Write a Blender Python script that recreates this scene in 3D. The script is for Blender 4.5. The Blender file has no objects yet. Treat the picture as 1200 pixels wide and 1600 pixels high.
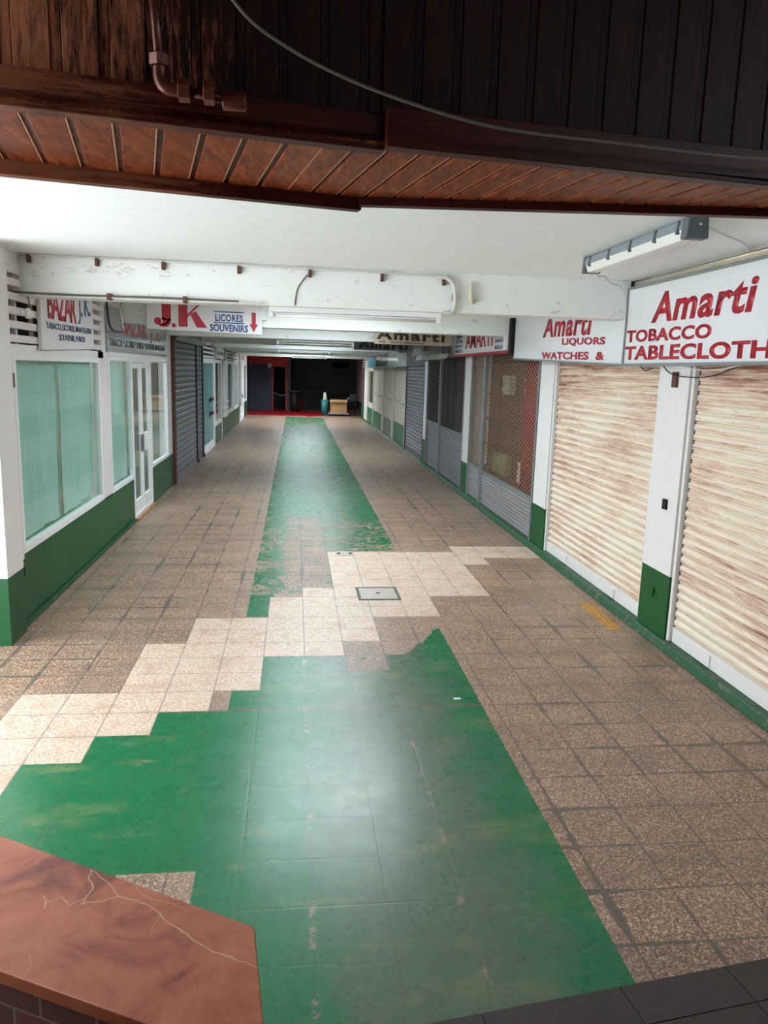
import bpy, bmesh, math, random
from mathutils import Matrix, Vector, noise
random.seed(7)
# ------------------------------------------------------------------ camera, world, light, exposure
SC = bpy.context.scene
COL = SC.collection
EYE = Vector((0.0, 0.0, 2.304))
AX = ((0.99312, -0.11340, 0.02920), (0.00794, -0.18355, -0.98298), (0.11683, 0.97645, -0.18138))  # right, down, forward
cam = bpy.data.cameras.new('camera'); camo = bpy.data.objects.new('camera', cam); COL.objects.link(camo)
r_, d_, f_ = (Vector(a).normalized() for a in AX)
camo.matrix_world = Matrix(((r_.x, -d_.x, -f_.x, EYE.x), (r_.y, -d_.y, -f_.y, EYE.y), (r_.z, -d_.z, -f_.z, EYE.z), (0, 0, 0, 1)))
cam.sensor_fit = 'HORIZONTAL'; cam.sensor_width = 36.0; cam.lens = 36.0 * 1191.87 / 1200.0
cam.clip_start = 0.05; cam.clip_end = 200
SC.camera = camo
SC.view_settings.view_transform = 'Standard'; SC.view_settings.look = 'None'; SC.view_settings.gamma = 1.0
SC.view_settings.use_curve_mapping = False
SC.view_settings.exposure = 0.15
wd = bpy.data.worlds.new('sky'); SC.world = wd; wd.use_nodes = True
bgn = wd.node_tree.nodes['Background']; bgn.inputs[0].default_value = (0.88, 0.95, 1.0, 1); bgn.inputs[1].default_value = 6.0

def area_light(name, loc, sx, sy, power, color=(1, 1, 1), rot=(0, 0, 0)):
    L = bpy.data.lights.new(name, 'AREA'); L.shape = 'RECTANGLE'; L.size = sx; L.size_y = sy
    L.energy = power; L.color = color
    o = bpy.data.objects.new(name, L); COL.objects.link(o); o.location = loc; o.rotation_euler = rot
    return o
sunL = bpy.data.lights.new('sun', 'SUN'); sunL.energy = 17.0; sunL.angle = 0.01; sunL.color = (1.0, 0.98, 0.95)
sun = bpy.data.objects.new('sun', sunL); COL.objects.link(sun); sun.rotation_euler = Vector((-0.36, -0.05, -1)).to_track_quat('-Z', 'Y').to_euler()
BEAM_Y = [7.1, 11.0, 14.9, 18.8, 22.7, 26.6, 30.5, 34.4, 38.2]
SKY_BAYS = {0: 130, 1: 105, 3: 140, 4: 60, 6: 170, 7: 240}       # bays with a roof light: watts of daylight falling in
SKX0, SKX1 = -0.45, 1.35
for b_, w_ in SKY_BAYS.items():
    yc = (BEAM_Y[b_] + BEAM_Y[b_ + 1]) / 2 + 0.1
    area_light('rooflight_daylight', ((SKX0 + SKX1) / 2, yc, 3.42), SKX1 - SKX0, 2.4, w_, (0.80, 0.91, 1.0))

# ------------------------------------------------------------------ helpers
def lin(c):
    c = c / 255.0
    return c / 12.92 if c <= 0.04045 else ((c + 0.055) / 1.055) ** 2.4
def rgb(r, g, b): return (lin(r), lin(g), lin(b), 1.0)

class N:
    """small node-graph builder"""
    def __init__(self, name):
        self.m = bpy.data.materials.new(name); self.m.use_nodes = True
        self.t = self.m.node_tree; self.n = self.t.nodes; self.l = self.t.links
        self.b = self.n['Principled BSDF']
        self.pos = self.n.new('ShaderNodeNewGeometry').outputs['Position']
    def set(self, sock, v):
        if isinstance(v, bpy.types.NodeSocket): self.l.new(v, sock)
        else: sock.default_value = v
    def mp(self, scale=(1, 1, 1), loc=(0, 0, 0), rot=(0, 0, 0)):
        m = self.n.new('ShaderNodeMapping'); self.l.new(self.pos, m.inputs[0])
        m.inputs['Scale'].default_value = scale; m.inputs['Location'].default_value = loc; m.inputs['Rotation'].default_value = rot
        return m.outputs[0]
    def noise(self, s=5.0, d=3.0, r=0.6, v=None, out=0, dist=0.0):
        k = self.n.new('ShaderNodeTexNoise'); k.inputs['Scale'].default_value = s; k.inputs['Detail'].default_value = d
        k.inputs['Roughness'].default_value = r; k.inputs['Distortion'].default_value = dist
        self.l.new(v if v is not None else self.pos, k.inputs['Vector']); return k.outputs[out]
    def voro(self, s=5.0, v=None, out='Distance', feature='F1'):
        k = self.n.new('ShaderNodeTexVoronoi'); k.feature = feature; k.inputs['Scale'].default_value = s
        self.l.new(v if v is not None else self.pos, k.inputs['Vector']); return k.outputs[out]
    def math(self, op, a, b=0.0, c=0.0, clamp=False):
        k = self.n.new('ShaderNodeMath'); k.operation = op; k.use_clamp = clamp
        self.set(k.inputs[0], a); self.set(k.inputs[1], b)
        if len(k.inputs) > 2: self.set(k.inputs[2], c)
        return k.outputs[0]
    def step(self, x, a, b):
        k = self.n.new('ShaderNodeMapRange'); k.clamp = True
        self.set(k.inputs[0], x); self.set(k.inputs[1], a); self.set(k.inputs[2], b)
        return k.outputs[0]
    def mix(self, f, a, b, mode='MIX'):
        k = self.n.new('ShaderNodeMix'); k.data_type = 'RGBA'; k.blend_type = mode
        self.set(k.inputs[0], f); self.set(k.inputs[6], a); self.set(k.inputs[7], b)
        return k.outputs[2]
    def ramp(self, x, stops):
        k = self.n.new('ShaderNodeValToRGB'); self.set(k.inputs[0], x)
        e = k.color_ramp.elements
        e[0].position, e[0].color = stops[0]; e[1].position, e[1].color = stops[-1]
        for p, c in stops[1:-1]:
            q = e.new(p); q.color = c
        return k.outputs[0]
    def xyz(self):
        k = self.n.new('ShaderNodeSeparateXYZ'); self.l.new(self.pos, k.inputs[0]); return k.outputs
    def attr(self, name):
        k = self.n.new('ShaderNodeAttribute'); k.attribute_name = name; return k.outputs['Fac']
    def bump(self, h, strength=0.3, dist=0.01):
        k = self.n.new('ShaderNodeBump'); k.inputs['Strength'].default_value = strength; k.inputs['Distance'].default_value = dist
        self.set(k.inputs['Height'], h); self.l.new(k.outputs[0], self.b.inputs['Normal'])
    def out(self, color=None, rough=None, metal=None, spec=None):
        if color is not None: self.set(self.b.inputs['Base Color'], color)
        if rough is not None: self.set(self.b.inputs['Roughness'], rough)
        if metal is not None: self.set(self.b.inputs['Metallic'], metal)
        if spec is not None: self.set(self.b.inputs['Specular IOR Level'], spec)
        return self.m

def plain(name, c, rough=0.6, metal=0.0, var=0.12, s=6.0, spec=0.5):
    g = N(name); dark = tuple(x * (1 - var) for x in c[:3]) + (1,); lite = tuple(min(1, x * (1 + var)) for x in c[:3]) + (1,)
    return g.out(g.mix(g.noise(s, 4), dark, lite), rough, metal, spec)

def white_paint(name, base, peel=0.0, rough=0.55):
    g = N(name); n1 = g.noise(1.6, 4); n2 = g.noise(9, 5)
    c = g.mix(n1, tuple(x * 0.95 for x in base[:3]) + (1,), base)
    c = g.mix(g.math('MULTIPLY', g.step(n2, 0.54, 0.80), 0.18), c, rgb(190, 186, 178))
    if peel:
        pn = g.noise(5.0, 6, 0.75, g.mp((1, 1, 2.2))); m = g.step(pn, 0.68 - peel * 0.08, 0.70 - peel * 0.08)
        c = g.mix(g.math('MULTIPLY', m, 0.55), c, rgb(178, 172, 164))
        rn = g.noise(3.1, 5, 0.7, g.mp((1.3, 1.3, 0.5), (7, 3, 1))); rm = g.step(rn, 0.69, 0.76)
        c = g.mix(g.math('MULTIPLY', rm, 0.55), c, rgb(150, 108, 78))
        g.bump(pn, 0.25, 0.004)
    return g.out(c, rough)

def wood(name, c1, c2, c3, rough=0.35, sc=(60, 3, 3), rot=(0, 0, 0), weather_lit=0.0):
    g = N(name); v = g.mp(sc, (0, 0, 0), rot)
    n = g.noise(1.0, 6, 0.65, v, dist=1.2); n2 = g.noise(2.2, 3)
    c = g.ramp(n, [(0.30, c1), (0.5, c2), (0.70, c3)])
    if weather_lit:
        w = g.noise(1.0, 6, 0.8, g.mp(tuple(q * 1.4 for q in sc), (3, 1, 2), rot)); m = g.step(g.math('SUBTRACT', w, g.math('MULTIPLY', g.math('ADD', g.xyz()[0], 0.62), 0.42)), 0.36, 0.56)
        c = g.mix(g.math('MULTIPLY', m, weather_lit), c, rgb(168, 104, 74))  # weathering plus light falling off rightward, painted into the wood
    c = g.mix(g.math('MULTIPLY', n2, 0.35), c, c1)
    g.bump(n, 0.25, 0.002)
    return g.out(c, rough, None, 0.15)

M = {}
M['ceiling'] = white_paint('ceiling_paint', rgb(244, 247, 247), 0.0, 0.6)
M['beam'] = white_paint('beam_paint', rgb(234, 236, 232), 1.0, 0.45)
M['white'] = white_paint('wall_white', rgb(228, 224, 222), 0.4, 0.5)
M['pinkwhite'] = white_paint('panel_white', rgb(222, 212, 212), 0.3, 0.5)
M['alu'] = plain('white_aluminium', rgb(232, 232, 232), 0.35, 0.0, 0.05)
M['green_wall'] = None
g = N('green_wall_paint'); n1 = g.noise(2.0, 5, 0.6, g.mp((1, 1, 0.3))); ch = g.noise(14, 4, 0.7)
c = g.mix(n1, rgb(14, 68, 34), rgb(24, 90, 46)); c = g.mix(g.step(ch, 0.745, 0.76), c, rgb(200, 205, 195))
M['green_wall'] = g.out(c, 0.42, None, 0.3)
g = N('kerb_paint'); ch = g.noise(11, 6, 0.75); c = g.mix(g.step(ch, 0.55, 0.63), rgb(16, 76, 38), rgb(104, 98, 84)); g.bump(ch, 0.5, 0.006)
M['kerb'] = g.out(c, 0.5)
M['grey_metal'] = plain('grey_shutter_metal', rgb(122, 124, 132), 0.38, 0.35, 0.18, 3.0)
M['dark_metal'] = plain('dark_grey_shutter_metal', rgb(86, 86, 94), 0.4, 0.3, 0.15, 3.0)
M['lt_metal'] = plain('light_grey_slat_metal', rgb(158, 154, 156), 0.4, 0.35, 0.12, 3.0)
M['galv'] = plain('galvanised_steel', rgb(150, 156, 156), 0.4, 0.5, 0.12, 12)
M['mesh'] = plain('grille_steel', rgb(186, 158, 138), 0.45, 0.4, 0.25, 5)
M['mesh2'] = plain('grille_steel_dull', rgb(128, 118, 114), 0.45, 0.4, 0.25, 5)
M['rust'] = plain('rusty_brown_steel', rgb(92, 56, 48), 0.7, 0.1, 0.35, 14)
M['black'] = plain('black_void', rgb(16, 16, 18), 0.8, 0, 0.1)
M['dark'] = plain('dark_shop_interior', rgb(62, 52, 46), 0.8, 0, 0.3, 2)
M['navy'] = plain('navy_charcoal_paint', rgb(62, 72, 96), 0.6, 0, 0.12, 2)
M['charcoal'] = plain('charcoal_paint', rgb(92, 92, 98), 0.7, 0, 0.12, 2)
M['redpaint'] = plain('red_paint', rgb(176, 18, 34), 0.4, 0, 0.15, 2)
M['redletter'] = plain('red_letter_vinyl', rgb(178, 20, 44), 0.35, 0, 0.05)
M['redpale'] = plain('faded_red_letter', rgb(176, 74, 84), 0.4, 0, 0.12)
M['blueletter'] = plain('blue_letter_vinyl', rgb(28, 74, 140), 0.35, 0, 0.08)
M['navyletter'] = plain('dark_blue_letter', rgb(44, 58, 104), 0.4, 0, 0.1)
M['brownletter'] = plain('dark_brown_letter', rgb(58, 34, 26), 0.5, 0, 0.1)
M['blackletter'] = plain('black_letter', rgb(38, 40, 42), 0.5, 0, 0.1)
M['signwhite'] = plain('white_sign_panel', rgb(226, 228, 230), 0.12, 0, 0.03, 2)
M['signmatte'] = plain('matt_white_sign_panel', rgb(222, 220, 220), 0.4, 0, 0.05, 2)
M['beige'] = plain('beige_sign_panel', rgb(178, 164, 142), 0.35, 0, 0.12, 3)
M['greysign'] = plain('grey_sign_panel', rgb(130, 134, 132), 0.4, 0, 0.1, 3)
M['frostsign'] = plain('smoky_transom_glass', rgb(150, 156, 160), 0.10, 0, 0.15, 3)
M['paleglass'] = plain('pale_sign_glass', rgb(140, 160, 158), 0.15, 0, 0.25, 3)
M['bluesign'] = plain('sky_blue_sign', rgb(60, 160, 200), 0.3, 0, 0.08, 3)
M['brass'] = plain('brown_painted_pipe', rgb(88, 42, 26), 0.35, 0.3, 0.35, 25)
M['greyplastic'] = plain('grey_plastic_housing', rgb(132, 142, 148), 0.45, 0, 0.1)
M['endcap'] = plain('dark_grey_plastic', rgb(92, 96, 100), 0.5, 0, 0.1)
M['cable'] = plain('grey_cable_sheath', rgb(92, 84, 76), 0.6, 0, 0.1)
M['blackcable'] = plain('black_cable_sheath', rgb(26, 26, 28), 0.6, 0, 0.1)
M['whitecable'] = plain('white_painted_cable', rgb(206, 202, 196), 0.6, 0, 0.15, 20)
M['dirtypipe'] = plain('stained_cream_conduit', rgb(206, 194, 174), 0.5, 0, 0.18, 8)
M['chrome'] = plain('steel_handle', rgb(170, 170, 172), 0.25, 0.8, 0.05)
M['cardboard'] = plain('light_brown_wood', rgb(172, 128, 84), 0.6, 0, 0.2, 6)
M['teal'] = plain('teal_plastic', rgb(30, 110, 108), 0.4, 0, 0.1)
M['binblack'] = plain('black_plastic', rgb(34, 38, 40), 0.5, 0, 0.15)
M['beigedoor'] = plain('beige_painted_door', rgb(204, 196, 178), 0.5, 0, 0.08, 4)
M['doorgreen'] = plain('green_door_base', rgb(44, 104, 70), 0.45, 0, 0.2, 4)
M['doorgrey'] = plain('grey_green_door_base', rgb(104, 122, 108), 0.45, 0, 0.15, 4)
M['mauve'] = plain('dim_mauve_panel', rgb(110, 84, 84), 0.5, 0, 0.1, 4)
M['yellow'] = plain('yellow_paint_mark', rgb(222, 160, 30), 0.5, 0, 0.15, 30)
M['bulbglass'] = plain('opal_bulb', rgb(230, 228, 222), 0.15, 0, 0.03)
M['curtainred'] = plain('red_curtain_cloth', rgb(140, 20, 34), 0.8, 0, 0.25, 9)
M['shelfwood'] = plain('brown_display_board', rgb(92, 62, 44), 0.7, 0, 0.3, 7)
M['linen'] = plain('cream_linen', rgb(206, 200, 178), 0.8, 0, 0.15, 14)
M['mosspaper'] = plain('yellow_green_textile', rgb(150, 146, 96), 0.8, 0, 0.3, 16)
M['greytile'] = plain('steel_cover', rgb(176, 170, 158), 0.4, 0.25, 0.15, 30)
M['coverrim'] = plain('dark_cover_rim', rgb(84, 82, 74), 0.6, 0.2, 0.3, 30)
M['shopwall'] = plain('dull_shop_plaster', rgb(120, 116, 106), 0.8, 0, 0.1, 2)
M['bounce_ground'] = plain('pale_bounce_concrete', rgb(200, 208, 210), 0.8, 0, 0.06, 2)
M['step'] = None
g = N('black_step_stone'); n1 = g.noise(7, 6, 0.7); sp = g.noise(3.2, 3, 0.5, g.mp((1, 1, 1), (4, 2, 0)))
c = g.mix(n1, rgb(38, 33, 34), rgb(66, 58, 56)); c = g.mix(g.step(sp, 0.72, 0.74), c, rgb(104, 96, 86)); g.bump(n1, 0.4, 0.003)
M['step'] = g.out(c, 0.55)
# clear glazing: fresnel mirror over clear pass-through
def glazing(name, tint, base=0.10, rough=0.02, ior=1.5):
    g = N(name); g.n.remove(g.b)
    tr = g.n.new('ShaderNodeBsdfTransparent'); tr.inputs[0].default_value = tint
    gl = g.n.new('ShaderNodeBsdfGlossy'); gl.inputs['Roughness'].default_value = rough; gl.inputs[0].default_value = (0.82, 0.96, 0.94, 1)
    fr = g.n.new('ShaderNodeFresnel'); fr.inputs[0].default_value = ior
    gm = g.n.new('ShaderNodeNewGeometry'); k = g.math('MULTIPLY', g.math('ADD', fr.outputs[0], base, clamp=True), g.math('SUBTRACT', 1.0, gm.outputs['Backfacing']))
    mx = g.n.new('ShaderNodeMixShader'); g.l.new(k, mx.inputs[0]); g.l.new(tr.outputs[0], mx.inputs[1]); g.l.new(gl.outputs[0], mx.inputs[2])
    g.l.new(mx.outputs[0], g.n['Material Output'].inputs[0]); return g.m
M['glass'] = glazing('window_glass', (0.84, 0.95, 0.92, 1), 0.02, 0.06, 1.42)
M['glassdark'] = glazing('window_glass_plain', (0.80, 0.86, 0.86, 1), 0.05, 0.03, 1.5)
g = N('hanging_paper'); n1 = g.noise(5, 5, 0.7, g.mp((1, 1.6, 0.3))); n2 = g.noise(30, 3)
c = g.mix(n1, rgb(176, 188, 184), rgb(224, 228, 224)); g.bump(g.noise(7, 4), 0.3, 0.02)
M['paper'] = g.out(c, 0.7)
g = N('frosted_teal_glass'); n1 = g.noise(6, 5, 0.6, g.mp((1, 1, 0.5))); c = g.mix(n1, rgb(128, 166, 168), rgb(170, 200, 200))
M['tealglass'] = g.out(c, 0.12)
g = N('dim_reflecting_glass'); c = g.mix(g.noise(2, 2), rgb(84, 86, 80), rgb(110, 112, 104)); M['dimglass'] = g.out(c, 0.06)
# rusty cream shutter
def rusty(name, seed):
    g = N(name); x = g.xyz()
    st = g.noise(1.0, 6, 0.75, g.mp((1, 1.6, 26), (seed, seed, 0)))
    bl = g.noise(1.0, 3, 0.5, g.mp((1, 0.9, 2.2), (seed * 2, 1, 0)))
    top = g.step(x[2], 2.0, 2.45)
    slat = g.math('FRACT', g.math('DIVIDE', x[2], 0.08)); edge = g.step(g.math('ABSOLUTE', g.math('SUBTRACT', slat, 0.5)), 0.30, 0.5)
    amt = g.math('ADD', g.math('MULTIPLY', bl, 0.35), g.math('MULTIPLY', st, 0.77))
    amt = g.math('ADD', amt, g.math('MULTIPLY', top, 0.13)); amt = g.math('ADD', amt, g.math('MULTIPLY', edge, 0.09))
    fl = g.noise(1.0, 5, 0.8, g.mp((1, 22, 40), (0, seed, 0)))
    c = g.mix(g.noise(1.3, 3), rgb(228, 212, 192), rgb(238, 226, 208))
    c = g.mix(g.math('MULTIPLY', g.step(amt, 0.56, 0.70), 0.65), c, rgb(196, 140, 112))
    c = g.mix(g.math('MULTIPLY', g.step(amt, 0.68, 0.80), 0.85), c, rgb(112, 50, 34))
    c = g.mix(g.math('MULTIPLY', g.step(g.math('ADD', fl, g.math('MULTIPLY', edge, 0.05)), 0.63, 0.69), 0.8), c, rgb(142, 74, 48))
    return g.out(c, 0.45)
M['cream1'] = rusty('rusty_cream_steel', 3.0)
M['cream2'] = rusty('rusty_cream_steel_b', 11.0)
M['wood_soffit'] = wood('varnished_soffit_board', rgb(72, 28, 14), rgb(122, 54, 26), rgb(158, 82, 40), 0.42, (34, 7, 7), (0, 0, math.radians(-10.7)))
M['wood_face'] = wood('old_fascia_board', rgb(16, 5, 5), rgb(34, 11, 9), rgb(52, 18, 13), 0.55, (34, 34, 3.5), (0, 0, 0), 1.0)  # near-black base carries the right side's shade; left weathered and painted lit
M['wood_trim'] = wood('dark_trim_board', rgb(38, 12, 9), rgb(58, 20, 14), rgb(80, 33, 23), 0.42, (3, 3, 30), (0, 0, 0), 0.45)  # left end weathered and painted lighter for the light there
M['batten'] = plain('pale_board_edge', rgb(186, 132, 100), 0.4, 0, 0.1)
# red marble
g = N('red_marble'); n1 = g.noise(4.5, 7, 0.65, dist=1.0); n2 = g.noise(13, 5, 0.6)
c = g.ramp(n1, [(0.34, rgb(120, 52, 44)), (0.48, rgb(172, 92, 66)), (0.68, rgb(196, 118, 84))])
c = g.mix(g.step(n2, 0.66, 0.72), c, rgb(84, 44, 42)); M['marble'] = g.out(c, 0.28)
M['vein'] = plain('cream_marble_vein', rgb(196, 162, 128), 0.35, 0, 0.15, 40)
g = N('dark_red_brick'); br = g.n.new('ShaderNodeTexBrick'); g.l.new(g.mp((1, 1, 1), (0, 0, 0), (math.pi / 2, 0, 0)), br.inputs[0])
br.inputs['Color1'].default_value = rgb(104, 48, 38); br.inputs['Color2'].default_value = rgb(78, 36, 30); br.inputs['Mortar'].default_value = rgb(120, 104, 88); br.inputs['Mortar Size'].default_value = 0.012
br.inputs['Scale'].default_value = 4.0; M['brick'] = g.out(br.outputs[0], 0.8)

# ------------------------------------------------------------------ mesh builder
class MB:
    def __init__(self): self.v = []; self.f = []; self.mi = []; self.cur = 0
    def add(self, vs, fs):
        o = len(self.v); self.v += [tuple(p) for p in vs]
        for f in fs: self.f.append([i + o for i in f]); self.mi.append(self.cur)
        return self
    def box(self, x0, x1, y0, y1, z0, z1):
        vs = [(x, y, z) for x in (x0, x1) for y in (y0, y1) for z in (z0, z1)]
        return self.add(vs, [(0, 1, 3, 2), (4, 6, 7, 5), (0, 4, 5, 1), (2, 3, 7, 6), (0, 2, 6, 4), (1, 5, 7, 3)])
    def prism(self, poly, d):
        """poly = list of 3D points, extruded by vector d"""
        n = len(poly); d = Vector(d); a = [Vector(p) for p in poly]; vs = a + [p + d for p in a]
        return self.add(vs, [list(range(n))[::-1], list(range(n, 2 * n))] + [(i, (i + 1) % n, n + (i + 1) % n, n + i) for i in range(n)])
    def bar(self, a, b, w, h, up=(0, 0, 1)):
        a = Vector(a); b = Vector(b); t = (b - a).normalized(); s = t.cross(Vector(up)).normalized() * w / 2; u = s.cross(t).normalized() * h / 2
        q = [a + s + u, a - s + u, a - s - u, a + s - u]
        return self.prism(q, b - a)
    def tube(self, pts, r, seg=10, r2=None):
        pts = [Vector(p) for p in pts]; rings = []; ref = Vector((0.123, 0.21, 1)).normalized()
        for i, p in enumerate(pts):
            t = (pts[min(i + 1, len(pts) - 1)] - pts[max(i - 1, 0)]).normalized()
            s = t.cross(ref); s = s.normalized() if s.length > 1e-4 else Vector((1, 0, 0)); u = s.cross(t)
            rr = r if r2 is None else r + (r2 - r) * i / (len(pts) - 1)
            rings.append([p + (s * math.cos(k * 2 * math.pi / seg) + u * math.sin(k * 2 * math.pi / seg)) * rr for k in range(seg)])
        vs = [q for ring in rings for q in ring]; fs = []
        for i in range(len(pts) - 1):
            for k in range(seg): fs.append((i * seg + k, i * seg + (k + 1) % seg, (i + 1) * seg + (k + 1) % seg, (i + 1) * seg + k))
        fs.append(list(range(seg))[::-1]); fs.append([(len(pts) - 1) * seg + k for k in range(seg)])
        return self.add(vs, fs)
    def build(self, name, mats, parent=None, bevel=0.0, smooth=False):
        me = bpy.data.meshes.new(name); o = bpy.data.objects.new(name, me)
        off = Vector((0, 0, 0)); p = parent
        while p is not None: off += p.location; p = p.parent
        me.from_pydata([tuple(Vector(q) - off) for q in self.v], [], self.f)
        if not isinstance(mats, (list, tuple)): mats = [mats]
        for m in mats: me.materials.append(m)
        if len(mats) > 1: me.polygons.foreach_set('material_index', self.mi)
        bm = bmesh.new(); bm.from_mesh(me); bmesh.ops.recalc_face_normals(bm, faces=bm.faces); bm.to_mesh(me); bm.free()
        if smooth: me.polygons.foreach_set('use_smooth', [True] * len(me.polygons))
        me.update(); COL.objects.link(o)
        if parent is not None: o.parent = parent
        if bevel:
            b = o.modifiers.new('bevel', 'BEVEL'); b.width = bevel; b.segments = 2; b.limit_method = 'ANGLE'
        return o
def box(name, mat, b, parent=None, bevel=0.0): return MB().box(*b).build(name, mat, parent, bevel)
def tag(o, label=None, cat=None, group=None, kind=None):
    if label: o['label'] = label
    if cat: o['category'] = cat
    if group: o['group'] = group
    if kind: o['kind'] = kind
    return o
def root(name, loc, label=None, cat=None, group=None, kind=None):
    o = bpy.data.objects.new(name, None); COL.objects.link(o); o.location = loc; o.empty_display_size = 0.1
    return tag(o, label, cat, group, kind)
def struct(o): o['kind'] = 'structure'; return o
def smooth_path(pts, n=8):
    pts = [Vector(p) for p in pts]; out = []
    for i in range(len(pts) - 1):
        p0 = pts[max(i - 1, 0)]; p1 = pts[i]; p2 = pts[i + 1]; p3 = pts[min(i + 2, len(pts) - 1)]
        for k in range(n):
            t = k / n
            out.append(0.5 * ((2 * p1) + (p2 - p0) * t + (2 * p0 - 5 * p1 + 4 * p2 - p3) * t * t + (3 * p1 - p0 - 3 * p2 + p3) * t ** 3))
    return out + [pts[-1]]

AXES = {'L': ((0, 1, 0), (1, 0, 0)), 'R': ((0, -1, 0), (-1, 0, 0)), 'F': ((1, 0, 0), (0, -1, 0))}
def lettering(name, body, mat, parent, wall, a0, a1, z0, z1, plane, z0b=None, shear=0.0, bold=0.0, depth=0.004, spacing=1.0):
    """text on a wall: a0 -> a1 is the run of the text along the wall (Y on L/R, X on F); plane = the wall coordinate of the panel face"""
    cu = bpy.data.curves.new('t', 'FONT'); cu.body = body; cu.size = 1.0; cu.shear = shear; cu.offset = bold
    cu.extrude = 0.0; cu.space_character = spacing; cu.resolution_u = 4
    to = bpy.data.objects.new('t', cu); COL.objects.link(to)
    bpy.context.view_layer.update()
    me = bpy.data.meshes.new_from_object(to.evaluated_get(bpy.context.evaluated_depsgraph_get()))
    bpy.data.objects.remove(to); bpy.data.curves.remove(cu)
    xs = [v.co.x for v in me.vertices]; ys = [v.co.y for v in me.vertices]
    lx, hx, ly, hy = min(xs), max(xs), min(ys), max(ys)
    nrm = Vector(AXES[wall][1]); off = Vector((0, 0, 0)); p = parent
    while p is not None: off += p.location; p = p.parent
    if z0b is None: z0b = z0
    for v in me.vertices:
        s = (v.co.x - lx) / (hx - lx); a = a0 + s * (a1 - a0); z = z0 + s * (z0b - z0) + (v.co.y - ly) / (hy - ly) * (z1 - z0)
        q = Vector((plane, a, z)) if wall != 'F' else Vector((a, plane, z))
        v.co = q + nrm * depth - off
    bm = bmesh.new(); bm.from_mesh(me)
    r = bmesh.ops.extrude_face_region(bm, geom=list(bm.faces))
    bmesh.ops.translate(bm, vec=-nrm * (depth + 0.001), verts=[e for e in r['geom'] if isinstance(e, bmesh.types.BMVert)])
    bmesh.ops.recalc_face_normals(bm, faces=bm.faces); bm.to_mesh(me); bm.free()
    me.materials.clear(); me.materials.append(mat); me.name = name
    o = bpy.data.objects.new(name, me); COL.objects.link(o); o.parent = parent
    return o

# ------------------------------------------------------------------ floor: terrazzo tiles with worn green paint
T = 0.33; OX = -1.2273; OY = 4.2866
def light_tile(i, j):
    if j < -1: return False
    if j == -1: return -5 <= i <= -2
    if j in (0,): return -2 <= i <= -1
    if j == 1: return -2 <= i <= 0
    if j == 2: return -2 <= i <= 1
    if j in (3, 4): return 0 <= i <= 2
    if j == 5: return 0 <= i <= 4
    if j in (6, 7): return 1 <= i <= 5
    if j in (8, 9): return 3 <= i <= 7
    if j == 10: return 4 <= i <= 9
    if 11 <= j <= 13: return 5 <= i <= 9
    if j == 14: return 5 <= i <= 10
    if j == 15: return 5 <= i <= 13
    if j == 16: return 10 <= i <= 13
    return False
SX0, SX1 = -0.44, 1.33
def paint_cover(x, y):
    """how much green paint is left at a spot (0..1)"""
    i = math.floor((x - OX) / T); j = math.floor((y - OY) / T)
    if light_tile(i, j): return 0.0
    inside = SX0 < x < SX1
    if y < OY:                                   # front area, wider than the strip
        if x < SX0 and 3.03 - 0.08 < y < 3.245 and x > -0.80: return 0.0
        if x < SX0 and y <= 2.95: return 0.0
        return 1.0 if OX - T < x < SX1 else 0.0
    if j == 0: return 1.0 if OX < x < SX1 else 0.0
    if j == 1: return 1.0 if OX + T < x < SX1 else 0.0
    if not inside: return 0.0
    if j <= 3: return 1.0
    if y < 6.95:
        if x < OX + 3 * T: return 0.0
        if j == 4: return 0.42 if OX + 5 * T < x < OX + 6 * T else 1.0
        if x < OX + 5 * T: return 0.0
        lim = 5.62 + max(0.0, (x - 0.75)) * 1.7
        return max(0.0, min(1.0, 0.5 + (lim - y) * 2.6)) if x > 0.41 else 0.35
    if y < 7.65: return 1.0 if x < -0.23 else (0.30 if x < 0.1 else 0.0)
    if y < 9.6:
        return (0.50 if x < -0.1 else 0.42) if x < 0.43 else 0.0
    if y < 12.6:
        k = 0.53 if x > 0.42 else 0.46
        if x < -0.1: k = 0.54
        return k + max(0, y - 11.6) * 0.22
    if y < 13.8: return 0.66 + (y - 12.6) * 0.3
    if y < 18.5: return 0.95
    if y < 22.5: return 0.54 + 0.3 * abs(x - 0.45)
    if y < 26: return 0.78
    if y < 30: return 0.95
    if y < 37.5: return 0.56
    return 0.0
def lines(lo, hi, fine_lo, fine_hi, extra, st):
    s = set()
    k = math.floor(lo / T) - 2
    v = st + math.floor((lo - st) / T) * T
    while v < hi + T:
        s.add(round(min(max(v, lo), hi), 4)); v += T
    for e in extra: s.add(round(e, 4))
    v = fine_lo
    while v < fine_hi: s.add(round(v, 4)); v += T / 6
    s = sorted(q for q in s if lo <= q <= hi); out = [s[0]]
    for q in s[1:]:
        if q - out[-1] > 0.004 or q in [round(e, 4) for e in extra]: out.append(q)
    return out
XS = lines(-6.6, 4.2, OX - T, 1.41, [SX0, SX1, -0.80], OX)
YS = lines(-3.0, 48.0, OY - 4 * T, OY + 100 * T, [2.95, 3.245], OY)
vs = [(x, y, 0.0) for y in YS for x in XS]; W = len(XS)
fs = []; cov = []; lt = []; dirt = []
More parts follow.
